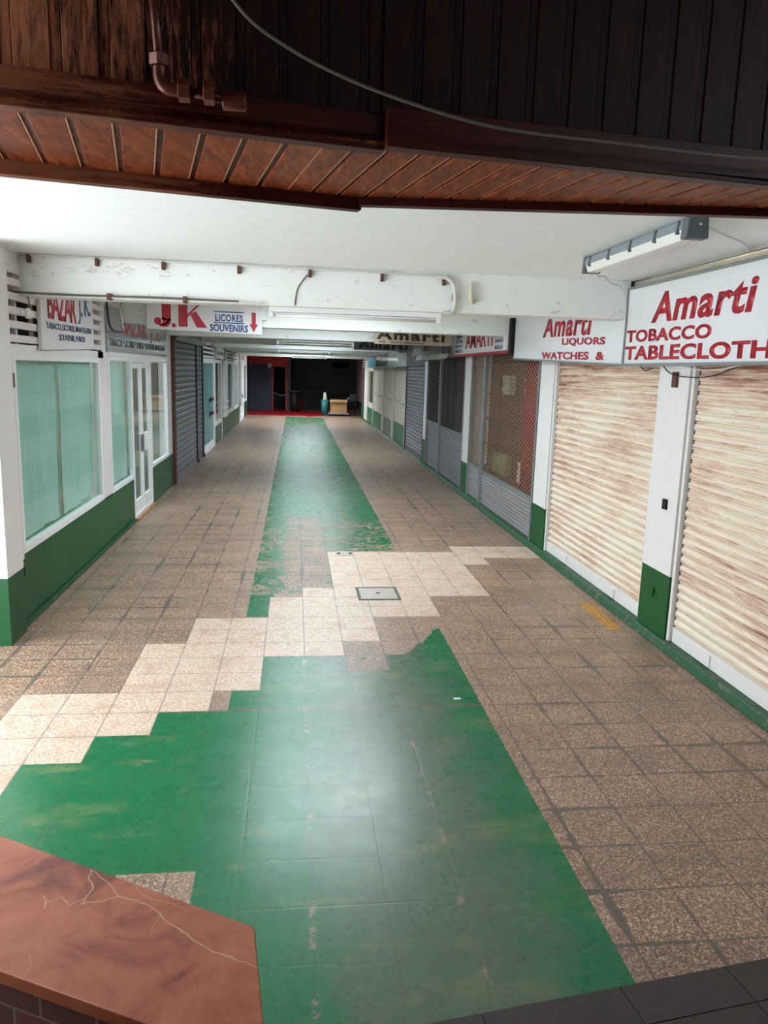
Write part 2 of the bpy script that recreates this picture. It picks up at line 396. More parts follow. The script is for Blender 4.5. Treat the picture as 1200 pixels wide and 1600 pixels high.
for b in range(len(YS) - 1):
    for a in range(W - 1):
        fs.append((b * W + a, b * W + a + 1, (b + 1) * W + a + 1, (b + 1) * W + a))
        cx = (XS[a] + XS[a + 1]) / 2; cy = (YS[b] + YS[b + 1]) / 2
        lt.append(1.0 if light_tile(math.floor((cx - OX) / T), math.floor((cy - OY) / T)) else 0.0)
        for (px, py) in ((XS[a], YS[b]), (XS[a + 1], YS[b]), (XS[a + 1], YS[b + 1]), (XS[a], YS[b + 1])):
            c = paint_cover(px + (cx - px) * 0.02, py + (cy - py) * 0.02); cov.append(c)
            d = math.exp(-((px - 0.62) / 0.52) ** 2) * (1.0 if py < 6 else 0.55); dirt.append(d)
me = bpy.data.meshes.new('floor'); me.from_pydata(vs, [], fs)
a_ = me.attributes.new('cover', 'FLOAT', 'CORNER'); a_.data.foreach_set('value', cov)
a_ = me.attributes.new('dirt', 'FLOAT', 'CORNER'); a_.data.foreach_set('value', dirt)
a_ = me.attributes.new('pale', 'FLOAT', 'FACE'); a_.data.foreach_set('value', lt)
flo = bpy.data.objects.new('floor', me); COL.objects.link(flo); struct(flo)
g = N('terrazzo_and_green_paint'); x = g.xyz()
u = g.math('DIVIDE', g.math('SUBTRACT', x[0], OX), T); v = g.math('DIVIDE', g.math('SUBTRACT', x[1], OY), T)
du = g.math('ABSOLUTE', g.math('SUBTRACT', g.math('FRACT', g.math('ADD', u, 0.5)), 0.5))
dv = g.math('ABSOLUTE', g.math('SUBTRACT', g.math('FRACT', g.math('ADD', v, 0.5)), 0.5))
dd = g.math('MINIMUM', du, dv)
wob = g.noise(1.1, 4, 0.6); smear = g.step(wob, 0.51, 0.67)
wob2 = g.noise(25, 3)
pale = g.attr('pale'); cover = g.attr('cover'); dirta = g.attr('dirt')
gw = g.math('ADD', 0.008, g.math('MULTIPLY', smear, g.math('MULTIPLY', g.math('SUBTRACT', 1.0, pale), 0.075)))
gw = g.math('MULTIPLY', gw, g.math('ADD', 0.5, wob2))
grout = g.math('SUBTRACT', 1.0, g.step(dd, gw, g.math('ADD', gw, 0.012)))
cmb = g.n.new('ShaderNodeCombineXYZ'); g.l.new(g.math('FLOOR', u), cmb.inputs[0]); g.l.new(g.math('FLOOR', v), cmb.inputs[1])
wn = g.n.new('ShaderNodeTexWhiteNoise'); wn.noise_dimensions = '2D'; g.l.new(cmb.outputs[0], wn.inputs[0])
tile_r = wn.outputs['Value']
vc = g.voro(135, out='Color'); sepc = g.n.new('ShaderNodeSeparateColor'); g.l.new(vc, sepc.inputs[0]); chip = sepc.outputs[0]
fine = g.noise(160, 3, 0.7)
chip2 = g.math('ADD', g.math('MULTIPLY', chip, 0.7), g.math('MULTIPLY', fine, 0.3))
brown = g.ramp(chip2, [(0.10, rgb(74, 56, 46)), (0.34, rgb(124, 98, 82)), (0.62, rgb(152, 122, 102)), (0.86, rgb(216, 188, 160))])
palec = g.ramp(chip2, [(0.12, rgb(160, 130, 110)), (0.45, rgb(200, 176, 156)), (0.85, rgb(224, 206, 190))])
stain = g.noise(2.4, 5, 0.6)
palec = g.mix(g.math('MULTIPLY', g.step(g.noise(4.2, 5, 0.7), 0.50, 0.66), 0.55), palec, rgb(168, 130, 102))
brown = g.mix(g.math('MULTIPLY', g.step(stain, 0.50, 0.72), 0.45), brown, rgb(96, 80, 70))
brown = g.mix(g.math('MULTIPLY', tile_r, 0.38), brown, g.mix(0.5, brown, rgb(180, 150, 130)))
far = g.step(x[1], 9.0, 13.0)
brown = g.mix(g.math('MULTIPLY', g.step(g.noise(1.0, 3, 0.5, g.mp((0.6, 3.0, 1), (3, 0, 0))), 0.45, 0.65), 0.30), brown, rgb(92, 82, 76))
base = g.mix(pale, brown, palec)
base = g.mix(g.math('MULTIPLY', grout, g.math('SUBTRACT', 0.80, g.math('MULTIPLY', pale, 0.20))), base, rgb(84, 80, 74))
# green paint, chipped where little is left
pn = g.math('ADD', g.math('MULTIPLY', g.noise(11.0, 8, 0.78, g.mp((1, 0.8, 1))), 0.75), g.math('MULTIPLY', g.noise(2.1, 3), 0.25))
has = g.step(g.math('SUBTRACT', g.math('ADD', g.math('MULTIPLY', cover, 0.62), 0.19), pn), -0.008, 0.008)
has = g.math('MULTIPLY', has, g.step(cover, 0.02, 0.06))
n3 = g.noise(1.4, 4); n4 = g.noise(5.5, 6, 0.7)
green = g.mix(n3, rgb(4, 92, 54), rgb(16, 112, 68))
lane = g.step(g.math('ADD', dirta, g.math('MULTIPLY', g.math('SUBTRACT', g.noise(2.3, 5, 0.6), 0.5), 1.5)), 0.30, 0.75)
green = g.mix(g.math('MULTIPLY', lane, 0.85), green, rgb(84, 98, 80))
oliv = g.step(g.noise(1.0, 6, 0.7, g.mp((1.2, 3.6, 1), (2.0, 0.4, 0))), 0.54, 0.68)
green = g.mix(g.math('MULTIPLY', oliv, 0.55), green, rgb(120, 130, 84))
spk = g.step(g.noise(38, 4, 0.75), 0.70, 0.73)
green = g.mix(g.math('MULTIPLY', spk, 0.8), green, rgb(70, 76, 62))
scr = g.step(g.noise(1.0, 4, 0.7, g.mp((70, 5, 1), (1, 2, 0), (0, 0, 0.12))), 0.60, 0.70)
green = g.mix(g.math('MULTIPLY', scr, 0.35), green, rgb(34, 52, 40))
blot = g.step(g.noise(34, 6, 0.85, g.mp((1, 1, 1), (5, 5, 0))), 0.60, 0.66)
green = g.mix(g.math('MULTIPLY', blot, g.math('MULTIPLY', lane, 0.55)), green, rgb(56, 60, 50))
fresh = g.step(g.noise(2.2, 5, 0.6, g.mp((1, 1, 1), (8, 1, 0))), 0.63, 0.68)
green = g.mix(g.math('MULTIPLY', fresh, 0.5), green, rgb(8, 104, 62))
crack = g.math('SUBTRACT', 1.0, g.step(dd, 0.0, 0.014))
green = g.mix(g.math('MULTIPLY', crack, g.math('MULTIPLY', g.step(n4, 0.38, 0.54), 0.7)), green, rgb(64, 72, 58))
chipline = g.math('MULTIPLY', g.math('MULTIPLY', g.math('SUBTRACT', 1.0, g.step(dd, 0.0, 0.05)), g.step(g.noise(9.0, 6, 0.8), 0.575, 0.60)), g.step(g.noise(1.3, 2), 0.5, 0.6))
green = g.mix(chipline, green, brown)
seam = g.math('MULTIPLY', g.math('SUBTRACT', 1.0, g.step(g.math('ABSOLUTE', g.math('SUBTRACT', g.math('ADD', v, g.math('MULTIPLY', g.noise(9, 3), 0.06)), 2.03)), 0.03, 0.06)), g.step(g.noise(11, 5, 0.75), 0.38, 0.46))
green = g.mix(g.math('MULTIPLY', seam, 0.9), green, g.mix(0.65, brown, rgb(66, 60, 52)))
ucol = g.math('MINIMUM', g.math('ABSOLUTE', g.math('SUBTRACT', u, 4.0)), g.math('ABSOLUTE', g.math('SUBTRACT', u, 6.0)))
seam2 = g.math('MULTIPLY', g.math('SUBTRACT', 1.0, g.step(ucol, 0.02, 0.07)), g.step(g.noise(8, 6, 0.8, g.mp((1, 1, 1), (3, 9, 0))), 0.54, 0.58))
green = g.mix(g.math('MULTIPLY', seam2, 0.9), green, g.mix(0.6, brown, rgb(150, 140, 126)))
col = g.mix(has, base, green)
ro = g.mix(has, (0.40, 0.40, 0.40, 1), g.mix(g.math('ADD', g.math('MULTIPLY', n4, 0.6), g.math('MULTIPLY', blot, 0.5)), (0.20, 0.20, 0.20, 1), (0.46, 0.46, 0.46, 1)))
g.bump(g.math('ADD', g.math('MULTIPLY', grout, -0.5), g.math('MULTIPLY', n4, 0.3)), 0.12, 0.004)
me.materials.append(g.out(col, ro, None, 0.5))

# red carpeted floor beyond the passage, unseen pale ground added at left to bounce light
struct(box('floor_red_paint', M['redpaint'], (-2.55, 1.45, 38.35, 43.0, 0.001, 0.006)))

struct(box('floor_outside_bounce', M['bounce_ground'], (-16.0, -3.45, -5.0, 6.2, -0.02, 0.006)))

# ------------------------------------------------------------------ ceiling with roof lights, beams
XL, XR = -2.35, 3.25
mb = MB(); mb.box(-3.2, 0.9, 2.6, 3.1, 3.2, 3.4); y = 3.1
for b in range(len(BEAM_Y) - 1):
    if b in SKY_BAYS:
        yc = (BEAM_Y[b] + BEAM_Y[b + 1]) / 2 + 0.1; a0, a1 = yc - 1.2, yc + 1.2
        mb.box(-3.2, 3.9, y, a0, 3.2, 3.4); mb.box(-3.2, SKX0, a0, a1, 3.2, 3.4); mb.box(SKX1, 3.9, a0, a1, 3.2, 3.4); y = a1
        mb.box(SKX0 - 0.4, SKX1 + 0.4, a0 - 0.4, a1 + 0.4, 3.46, 3.50)  # unseen cover added over each roof light to block the sun
mb.box(-3.2, 3.9, y, 48.5, 3.2, 3.4)
struct(mb.build('ceiling', M['ceiling']))
for k, by in enumerate(BEAM_Y):
    o = box('trim_%d' % (k + 1), M['beam'], (-3.0 if k == 0 else XL, 3.12 if k == 0 else XR, by, by + 0.28, 2.85, 3.205), None, 0.008)
    struct(o)

# ------------------------------------------------------------------ left wall (shop fronts)
mb = MB()
G, Wt, P = 0, 1, 2
def wb(m, *a): mb.cur = m; mb.box(*a)
wb(G, -2.75, XL, 6.50, 11.47, 0, 0.64); wb(G, -2.75, XL, 12.97, 15.12, 0, 0.62)      # painted dwarf wall
wb(G, -3.2, -2.29, 6.25, 6.62, 0, 0.57); wb(Wt, -3.2, -2.29, 6.25, 6.62, 0.57, 3.2)   # end pier
wb(P, -2.45, XL + 0.01, 6.62, 6.80, 0.60, 2.42)
wb(P, -2.50, XL, 9.66, 10.12, 0.62, 2.44)
wb(P, -2.50, XL, 14.60, 15.12, 0.62, 3.2)
wb(Wt, -2.50, XL - 0.02, 10.12, 14.60, 3.02, 3.2)
wb(Wt, -2.50, XL - 0.02, 9.90, 10.12, 2.44, 3.2)
wb(Wt, -2.50, XL, 6.62, 9.90, 2.36, 2.44); wb(Wt, -2.50, XL, 6.62, 9.90, 3.02, 3.2)
# back of the shops
wb(3, -5.6, -2.6, 15.12, 15.22, 0, 3.2); wb(3, -5.6, -5.5, 6.62, 15.2, 0, 3.2); wb(3, -5.6, -3.2, 6.5, 6.62, 0, 3.2); wb(3, -5.5, -2.8, 10.0, 10.08, 0, 3.2)
# the far run of fronts
wb(Wt, -2.50, XL, 20.02, 20.14, 0, 3.2); wb(G, -2.50, XL, 23.14, 25.2, 0, 0.55); wb(Wt, -2.5, XL, 23.02, 23.14, 0, 3.2)
wb(G, -2.50, XL, 25.5, 33.0, 0, 0.66); wb(Wt, -2.52, XL, 29.5, 30.1, 0.66, 3.2); wb(Wt, -2.52, XL, 32.0, 32.4, 0.66, 3.2)
wb(Wt, -2.52, XL, 25.2, 25.5, 0, 3.2); wb(G, -2.50, XL, 35.98, 38.2, 0, 0.72); wb(Wt, -2.52, XL, 35.9, 36.1, 0.72, 3.2); wb(Wt, -2.52, XL, 38.0, 38.3, 0, 3.2)
wb(Wt, -2.50, XL - 0.02, 20.14, 38.0, 2.86, 3.2); wb(Wt, -2.85, -2.7, 15.3, 38.2, 0, 3.2); wb(Wt, -2.85, XL, 15.3, 20.1, 3.08, 3.2)
struct(mb.build('wall_left', [M['green_wall'], M['white'], M['pinkwhite'], M['shopwall']]))
struct(box('baseboard_left', M['kerb'], (XL, XL + 0.035, 6.62, 11.45, 0, 0.045), None, 0.006))

def frame_box(m, x0, x1, y0, y1, z0, z1, w=0.05, sill=None):
    s = sill or w
    m.box(x0, x1, y0, y0 + w, z0, z1); m.box(x0, x1, y1 - w, y1, z0, z1); m.box(x0, x1, y0 + w, y1 - w, z0, z0 + s); m.box(x0, x1, y0 + w, y1 - w, z1 - w, z1); return m
def window(n, y0, y1, z0, z1, glass='glass', w=0.05):
    r = root('window_%d' % n, (XL, (y0 + y1) / 2, z0), kind='structure')
    frame_box(MB(), -2.40, XL + 0.012, y0, y1, z0, z1, w, w * 1.2).build('window_frame', M['alu'], r, 0.004)
    box('pane', M[glass], (-2.378, -2.372, y0 + w, y1 - w, z0 + w, z1 - w), r)
    return r
window(1, 6.80, 9.66, 0.64, 2.36, 'glass', 0.055)
window(2, 10.12, 11.49, 0.64, 2.38, 'glass', 0.045)
window(3, 12.95, 14.60, 0.62, 2.38, 'glassdark', 0.045)
# papers hung behind the glass
def paper(y0, y1, z0, z1, x, label, seed, group):
    nu, nv = 14, 24; vs = []
    for t in (0, 1):
        for b in range(nv + 1):
            for a in range(nu + 1):
                yy = y0 + (y1 - y0) * a / nu; zz = z0 + (z1 - z0) * b / nv
                w = 0.022 * noise.noise(Vector((yy * 2.5 + seed, zz * 0.8, seed))) + 0.008 * noise.noise(Vector((yy * 9, zz * 5, seed)))
                curl = 0.04 * max(0.0, 0.25 - a / nu) * (1 - b / nv)
                vs.append((x + w + curl - 0.0015 * t, yy + 0.03 * noise.noise(Vector((zz * 1.3, seed, 0))), zz + 0.02 * noise.noise(Vector((yy * 2, seed, 4)))))
    K = (nu + 1) * (nv + 1); fs = []
    for b in range(nv):
        for a in range(nu):
            i = b * (nu + 1) + a; fs.append((i, i + 1, i + nu + 2, i + nu + 1)); fs.append((K + i, K + i + nu + 1, K + i + nu + 2, K + i + 1))
    m = MB(); m.add(vs, fs); o = m.build('paper_sheet', M['paper'], None, 0, True)
    tag(o, label, 'paper', group); return o
PG = 'papers hung behind the shop windows'
paper(6.86, 7.62, 0.72, 2.34, -2.425, 'pale green paper sheet nearest the corner pier, behind the large left window', 1, PG)
paper(7.55, 8.32, 0.70, 2.34, -2.455, 'pale green paper sheet second from the pier behind the large left window', 2, PG)
paper(8.26, 8.98, 0.72, 2.34, -2.425, 'pale green paper sheet third from the pier behind the large left window', 3, PG)
paper(8.92, 9.64, 0.74, 2.34, -2.455, 'pale green paper sheet with torn edge at the far end of the large left window', 4, PG)
paper(10.17, 10.82, 0.70, 2.36, -2.425, 'bluish paper sheet in the near half of the narrow window beside the glass door', 5, PG)
paper(10.78, 11.46, 0.70, 2.36, -2.45, 'bluish paper sheet in the far half of the narrow window beside the glass door', 6, PG)

# glass double door of the bazaar
d = root('door_1', (XL, 12.2, 0), kind='structure')
frame_box(MB(), -2.41, XL + 0.01, 11.49, 12.95, 0.02, 2.38, 0.06).build('door_frame', M['alu'], d, 0.004)
for y0, y1 in ((11.56, 12.20), (12.24, 12.88)):
    lf = frame_box(MB(), -2.39, XL - 0.005, y0, y1, 0.06, 2.31, 0.07, 0.22).build('door_leaf', M['alu'], d, 0.004)
    MB().box(-2.376, -2.370, y0 + 0.07, y1 - 0.07, 0.28, 2.24).build('pane', M['glassdark'], lf)
box('handle_plate', M['grey_metal'], (XL - 0.005, XL + 0.03, 12.10, 12.18, 0.98, 1.24), d, 0.006)
tag(box('letter_box', M['alu'], (XL - 0.005, XL + 0.04, 12.30, 12.50, 0.98, 1.26), d, 0.008), 'white letter box')
box('threshold', M['cardboard'], (XL - 0.05, XL + 0.05, 11.5, 12.95, 0.0, 0.035), d, 0.004)

# louvred vents above the big window
v = root('louvre_vent', (XL, 8.2, 2.44), 'white slatted wooden louvre behind the first bazaar sign above the big window', 'vent')
for k in range(5):
    z = 2.455 + k * 0.115; MB().box(-2.39, XL + 0.005, 6.64, 9.92, z, z + 0.062).build('slat', M['pinkwhite'], v, 0.003)
for yy in (6.64, 7.05, 7.50, 9.35, 9.62, 9.88): MB().box(-2.43, -2.392, yy, yy + 0.045, 2.44, 3.02).build('upright', M['pinkwhite'], v)
MB().box(-2.62, -2.60, 6.62, 9.9, 2.44, 3.02).build('back_board', M['black'], v)
# signs, left
s = root('shop_sign', (XL + 0.02, 8.35, 2.41), 'white board reading BAZAR J.K. in red and blue above the first window', 'sign')
MB().prism([(XL + 0.01, 7.46, 2.405), (XL + 0.01, 9.29, 2.455), (XL + 0.01, 9.29, 3.10), (XL + 0.01, 7.46, 3.05)], (0.035, 0, 0)).build('panel', M['signmatte'], s, 0.003)
PX = XL + 0.045
lettering('red_word', 'BAZAR', M['redletter'], s, 'L', 7.66, 8.62, 2.70, 3.00, PX, 2.70, 0.0, 0.02, 0.003, 0.82)
lettering('blue_initials', 'J. K.', M['blueletter'], s, 'L', 8.70, 9.20, 2.70, 3.02, PX, 2.74, 0.0, 0.01, 0.003, 0.9)
lettering('blue_line', 'TABACO, LICORES, MANTELERIA', M['navyletter'], s, 'L', 7.60, 9.22, 2.595, 2.665, PX, 2.61, 0, 0.02, 0.003, 0.95)
lettering('blue_line', 'SOUVENIR, PUROS', M['navyletter'], s, 'L', 7.98, 8.92, 2.50, 2.57, PX, 2.51, 0, 0.02, 0.003, 0.95)
s = root('shop_sign', (XL, 12.35, 2.44), 'smoky glass transom sign with faded red BAZAR J.K above the glass door', 'sign')
MB().box(XL - 0.03, XL + 0.01, 10.12, 14.60, 2.44, 3.02).build('panel', M['frostsign'], s)
MB().box(XL + 0.01, XL + 0.02, 10.12, 14.60, 2.385, 2.445).build('lower_rail', M['alu'], s, 0.003)
lettering('faded_word', 'BAZAR', M['redpale'], s, 'L', 10.95, 12.75, 2.70, 2.93, XL + 0.01, 2.70, 0, 0.02, 0.003)
lettering('faded_initials', 'J . K', M['redpale'], s, 'L', 13.0, 13.95, 2.64, 2.82, XL + 0.01, 2.64, 0, 0.02, 0.003)
lettering('grey_line', 'TABACOS * LICORES * PUROS * SOUVENIR MANTELERIA', M['blackletter'], s, 'L', 10.2, 14.4, 2.52, 2.62, XL + 0.01, 2.54, 0, 0.015, 0.003)

# big J.K sign hung on the second beam
s = root('shop_sign', (-1.23, 10.93, 2.76), 'long white J.K LICORES SOUVENIRS board with red down arrow on second beam', 'sign')
MB().prism([(-2.0, 10.9, 2.78), (-0.46, 10.9, 2.745), (-0.46, 10.9, 3.13), (-2.0, 10.9, 3.13)], (0, 0.08, 0)).build('panel', M['signmatte'], s, 0.003)
FY = 10.9
def flat(name, poly, mat, parent, y, d=0.004): return MB().prism([(p[0], y - d, p[1]) for p in poly], (0, d + 0.002, 0)).build(name, mat, parent)
def disc(cx, cz, r, n=20): return [(cx + r * math.cos(2 * math.pi * k / n), cz + r * math.sin(2 * math.pi * k / n)) for k in range(n)]
def stroke(pts, w): # ribbon along pts with widths
    L, R = [], []
    for i, p in enumerate(pts):
        a = pts[max(i - 1, 0)]; b = pts[min(i + 1, len(pts) - 1)]; t = Vector((b[0] - a[0], b[1] - a[1])).normalized(); n_ = Vector((-t.y, t.x)) * w[i] / 2
        L.append((p[0] + n_.x, p[1] + n_.y)); R.append((p[0] - n_.x, p[1] - n_.y))
    return L, R
def ribbon(m, pts, w, y, d=0.004):
    L, R = stroke(pts, w)
    for i in range(len(pts) - 1): m.prism([(q[0], y - d, q[1]) for q in (L[i], L[i + 1], R[i + 1], R[i])], (0, d + 0.002, 0))
m = MB(); m.prism([(a, FY - 0.004, b) for a, b in [(-1.80, 2.90), (-1.68, 2.90), (-1.68, 3.11), (-1.80, 3.11)]], (0, 0.006, 0))
ribbon(m, [(-1.695, 2.92), (-1.705, 2.87), (-1.74, 2.835), (-1.79, 2.825), (-1.84, 2.845)], [0.03, 0.05, 0.055, 0.04, 0.03], FY)
ribbon(m, [(-1.74, 2.92), (-1.76, 2.86), (-1.80, 2.835)], [0.12, 0.06, 0.03], FY)
m.prism([(a, FY - 0.004, b) for a, b in disc(-1.855, 2.885, 0.048)], (0, 0.006, 0)); m.build('letter_j', M['redletter'], s)
flat('full_stop', disc(-1.645, 2.835, 0.03), M['redletter'], s, FY)
m = MB(); m.prism([(a, FY - 0.004, b) for a, b in [(-1.58, 2.82), (-1.46, 2.82), (-1.46, 3.11), (-1.58, 3.11)]], (0, 0.006, 0))
m.prism([(a, FY - 0.004, b) for a, b in [(-1.46, 2.945), (-1.30, 3.11), (-1.335, 3.11), (-1.46, 2.985)]], (0, 0.006, 0))
m.prism([(a, FY - 0.004, b) for a, b in [(-1.42, 2.985), (-1.35, 3.03), (-1.20, 2.815), (-1.34, 2.815)]], (0, 0.006, 0)); m.build('letter_k', M['redletter'], s)
lettering('blue_word', 'LICORES', M['blueletter'], s, 'F', -1.09, -0.72, 2.91, 3.005, FY, 2.905, 0, 0.025, 0.004, 1.1)
lettering('blue_word', 'SOUVENIRS', M['blueletter'], s, 'F', -1.16, -0.65, 2.775, 2.872, FY, 2.77, 0, 0.03, 0.004, 1.05)
for z in (2.885, 3.03): flat('blue_rule', [(-1.11, z), (-0.70, z - 0.004), (-0.70, z + 0.010), (-1.11, z + 0.014)], M['blueletter'], s, FY)
flat('down_arrow', [(-0.60, 3.04), (-0.545, 3.04), (-0.545, 2.885), (-0.515, 2.885), (-0.572, 2.78), (-0.63, 2.885), (-0.60, 2.885)][::-1], M['redletter'], s, FY)
m = MB(); m.box(-0.47, -0.40, 10.93, 11.0, 2.95, 3.12); m.build('side_bracket', M['beam'], s)

# ------------------------------------------------------------------ roller shutters
def curtain(name, x, y0, y1, z0, z1, pitch, depth, mat, parent, side=1):
    """slatted curtain; side=+1 faces -X (right wall), -1 faces +X"""
    prof = []; z = z0
    while z < z1 - 1e-4:
        for t, d_ in ((0.0, 0.0), (0.03, 0.5), (0.12, 0.55), (0.16, 0.0), (0.20, 0.0), (0.28, 0.75), (0.5, 1.0), (0.78, 0.85), (0.92, 0.4), (0.97, 0.0)):
            if z + t * pitch < z1: prof.append((x - side * depth * d_, z + t * pitch))
        z += pitch
    prof.append((x, z1)); n = len(prof); vs = [(p[0], y0, p[1]) for p in prof] + [(p[0], y1, p[1]) for p in prof]
    fs = [(i, i + 1, n + i + 1, n + i) for i in range(n - 1)]
    vs += [(x + side * 0.012, y0, z0), (x + side * 0.012, y0, z1), (x + side * 0.012, y1, z0), (x + side * 0.012, y1, z1)]
    b = 2 * n; fs += [(b, b + 1, b + 3, b + 2), (0, b, b + 2, n), (n - 1, 2 * n - 1, b + 3, b + 1), list(range(n)) + [b + 1, b], [n + i for i in range(n)][::-1] + [b + 2, b + 3][::1]]
    m = MB(); m.add(vs, fs); return m.build(name, mat, parent)
def shutter(y0, y1, z1, mat, label, pitch=0.08, depth=0.022, x=3.285, rails=True, bar=M['white'], z0=0.07, side=1, railmat=None, group=None):
    r = root('roller_shutter', (x, (y0 + y1) / 2, z0), label, 'roller shutter', group)
    curtain('slat_curtain', x, y0 + 0.03, y1 - 0.03, z0 + 0.13, z1, pitch, depth, mat, r, side)
    a, b = sorted((x - side * 0.008, x + side * 0.012))
    for yy in (y0 + 0.005, y1 - 0.03): MB().box(a, b, yy, yy + 0.025, z0 + 0.13, z1).build('gap_strip', M['black'], r)  # black strip put in for the dark gap beside each rail
    a, b = sorted((x - side * 0.024, x + side * 0.012))
    MB().box(a, b, y0 + 0.02, y1 - 0.02, z0, z0 + 0.13).build('bottom_bar', bar, r, 0.004)
    if rails:
        a, b = sorted((x - side * 0.05, x + side * 0.02))
        for yy in (y0 - 0.03, y1 - 0.01): MB().box(a, b, yy, yy + 0.04, z0, z1).build('guide_rail', railmat or M['white'], r, 0.003)
    return r
RG = 'cream rusty roller shutters'
shutter(3.30, 6.00, 2.52, M['cream2'], 'rust streaked cream roller shutter nearest the camera at the right edge', group=RG)
shutter(6.60, 9.37, 2.52, M['cream1'], 'rust streaked cream roller shutter between the two green-based white piers', group=RG)
for y0 in (3.9, 5.35, 7.2, 8.6): tag(box('lock_plate', M['white'], (3.246, 3.262, y0, y0 + 0.20, 0.085, 0.18)), {3.9: 'small lock plate low on the nearest cream shutter', 5.35: 'small lock plate by the corner of the nearest cream shutter', 7.2: 'small round-edged lock plate near the middle of the second cream shutter', 8.6: 'small lock plate at the far end of the second cream shutter'}[y0], 'lock')

# ------------------------------------------------------------------ right wall
mb = MB(); X1 = 3.22
for y0, y1, hi in ((-3.0, 3.27, 0.6), (6.04, 6.57, 0.63), (9.41, 9.93, 0.61), (14.02, 14.50, 0.64), (18.78, 19.16, 0.66)):
    wb(G, X1, 3.6, y0, y1, 0, hi); wb(Wt, X1, 3.6, y0, y1, hi, 3.2)
wb(Wt, 3.33, 3.6, 3.2, 9.5, 2.52, 3.2); wb(Wt, 3.30, 3.6, 9.93, 18.78, 2.66, 3.2)
wb(Wt, 3.40, 3.6, 3.2, 9.5, 0, 2.52)
wb(Wt, 3.30, 3.6, 22.55, 22.75, 0, 3.2); wb(Wt, 3.30, 3.6, 19.16, 22.55, 2.9, 3.2); wb(Wt, 3.34, 3.6, 19.16, 22.6, 0, 2.9)
wb(Wt, 3.36, 3.6, 22.75, 38.3, 0, 3.2); wb(Wt, 3.27, 3.36, 22.75, 38.3, 2.9, 3.2)
wb(Wt, 3.27, 3.36, 35.8, 36.6, 0, 2.9)
struct(mb.build('wall_right', [M['green_wall'], M['white'], M['pinkwhite']]))
mb = MB(); mb.prism([(3.15, -3, 0), (3.40, -3, 0), (3.40, -3, 0.07), (3.19, -3, 0.07)], (0, 22.0, 0)); mb.prism([(3.20, 19.0, 0), (3.42, 19.0, 0), (3.42, 19.0, 0.05), (3.24, 19.0, 0.05)], (0, 19.2, 0))
struct(mb.build('baseboard_right', M['kerb'], None, 0.01))

def grille(y0, y1, zs, ztop, label, mat, slatmat, frame=True, group=None):
    r = root('grille_shutter', (3.26, (y0 + y1) / 2, 0.05), label, 'roller shutter', group)
    curtain('slat_curtain', 3.265, y0 + 0.03, y1 - 0.03, 0.07, zs, 0.055, 0.012, slatmat, r, 1)
    m = MB(); k = 0.56; sp = 0.070; a, b, c0, c1 = y0 + 0.03, y1 - 0.03, zs, ztop
    for sgn in (1, -1):
        n0 = int((c0 - k * (b - a)) / sp) - 1; n1 = int((c1 + k * (b - a)) / sp) + 2
        for q in range(n0, n1):
            zc = q * sp
            pts = []
            for yy in (a, b):
                zz = zc + sgn * k * (yy - a); pts.append([yy, zz])
            # clip to z range
            (ya, za), (yb, zb) = pts
            def clip(ya, za, yb, zb, lim, keep_above):
                ina = za >= lim if keep_above else za <= lim; inb = zb >= lim if keep_above else zb <= lim
                if ina and inb: return ya, za, yb, zb
                if not ina and not inb: return None
                t = (lim - za) / (zb - za); yc = ya + t * (yb - ya)
                return (ya, za, yc, lim) if ina else (yc, lim, yb, zb)
            s1 = clip(ya, za, yb, zb, c0, True)
            if not s1: continue
            s1 = clip(*s1, c1, False)
            if not s1 or abs(s1[0] - s1[2]) < 0.01: continue
            m.bar((3.252 + sgn * 0.003, s1[0], s1[1]), (3.252 + sgn * 0.003, s1[2], s1[3]), 0.0085, 0.005, (1, 0, 0))
    m.build('diamond_mesh', mat, r)
    MB().box(3.235, 3.27, y0 + 0.03, y1 - 0.03, zs - 0.01, zs + 0.02).build('mid_rail', M['galv'], r)
    for yy in (y0, y1 - 0.045): MB().box(3.215, 3.285, yy, yy + 0.045, 0.07, ztop).build('guide_rail', M['galv'], r, 0.003)
    return r
GG = 'diamond mesh roller grilles'
grille(9.98, 13.00, 0.64, 2.64, 'diamond mesh grille over slats, the wide one in front of the red curtain', M['mesh'], M['lt_metal'], group=GG)
grille(13.03, 13.99, 0.66, 2.64, 'narrow diamond mesh grille beside the second pier, brown boards behind', M['mesh'], M['lt_metal'], group=GG)
grille(14.53, 17.05, 1.12, 2.64, 'duller mesh grille with tall slatted base, nearer of the two past the pier', M['mesh2'], M['grey_metal'], group=GG)
grille(17.08, 18.74, 1.14, 2.64, 'duller mesh grille with tall slatted base, just before the dark shutter', M['mesh2'], M['grey_metal'], group=GG)
r = shutter(19.24, 22.45, 2.46, M['grey_metal'], 'grey ribbed roller shutter on the right between mesh grilles and beige doors', 0.095, 0.025, 3.27, True, M['dark_metal'], 0.03, 1, M['dark_metal'])
MB().box(3.225, 3.335, 19.18, 22.53, 2.47, 2.88).build('shutter_box', M['dark_metal'], r, 0.01)

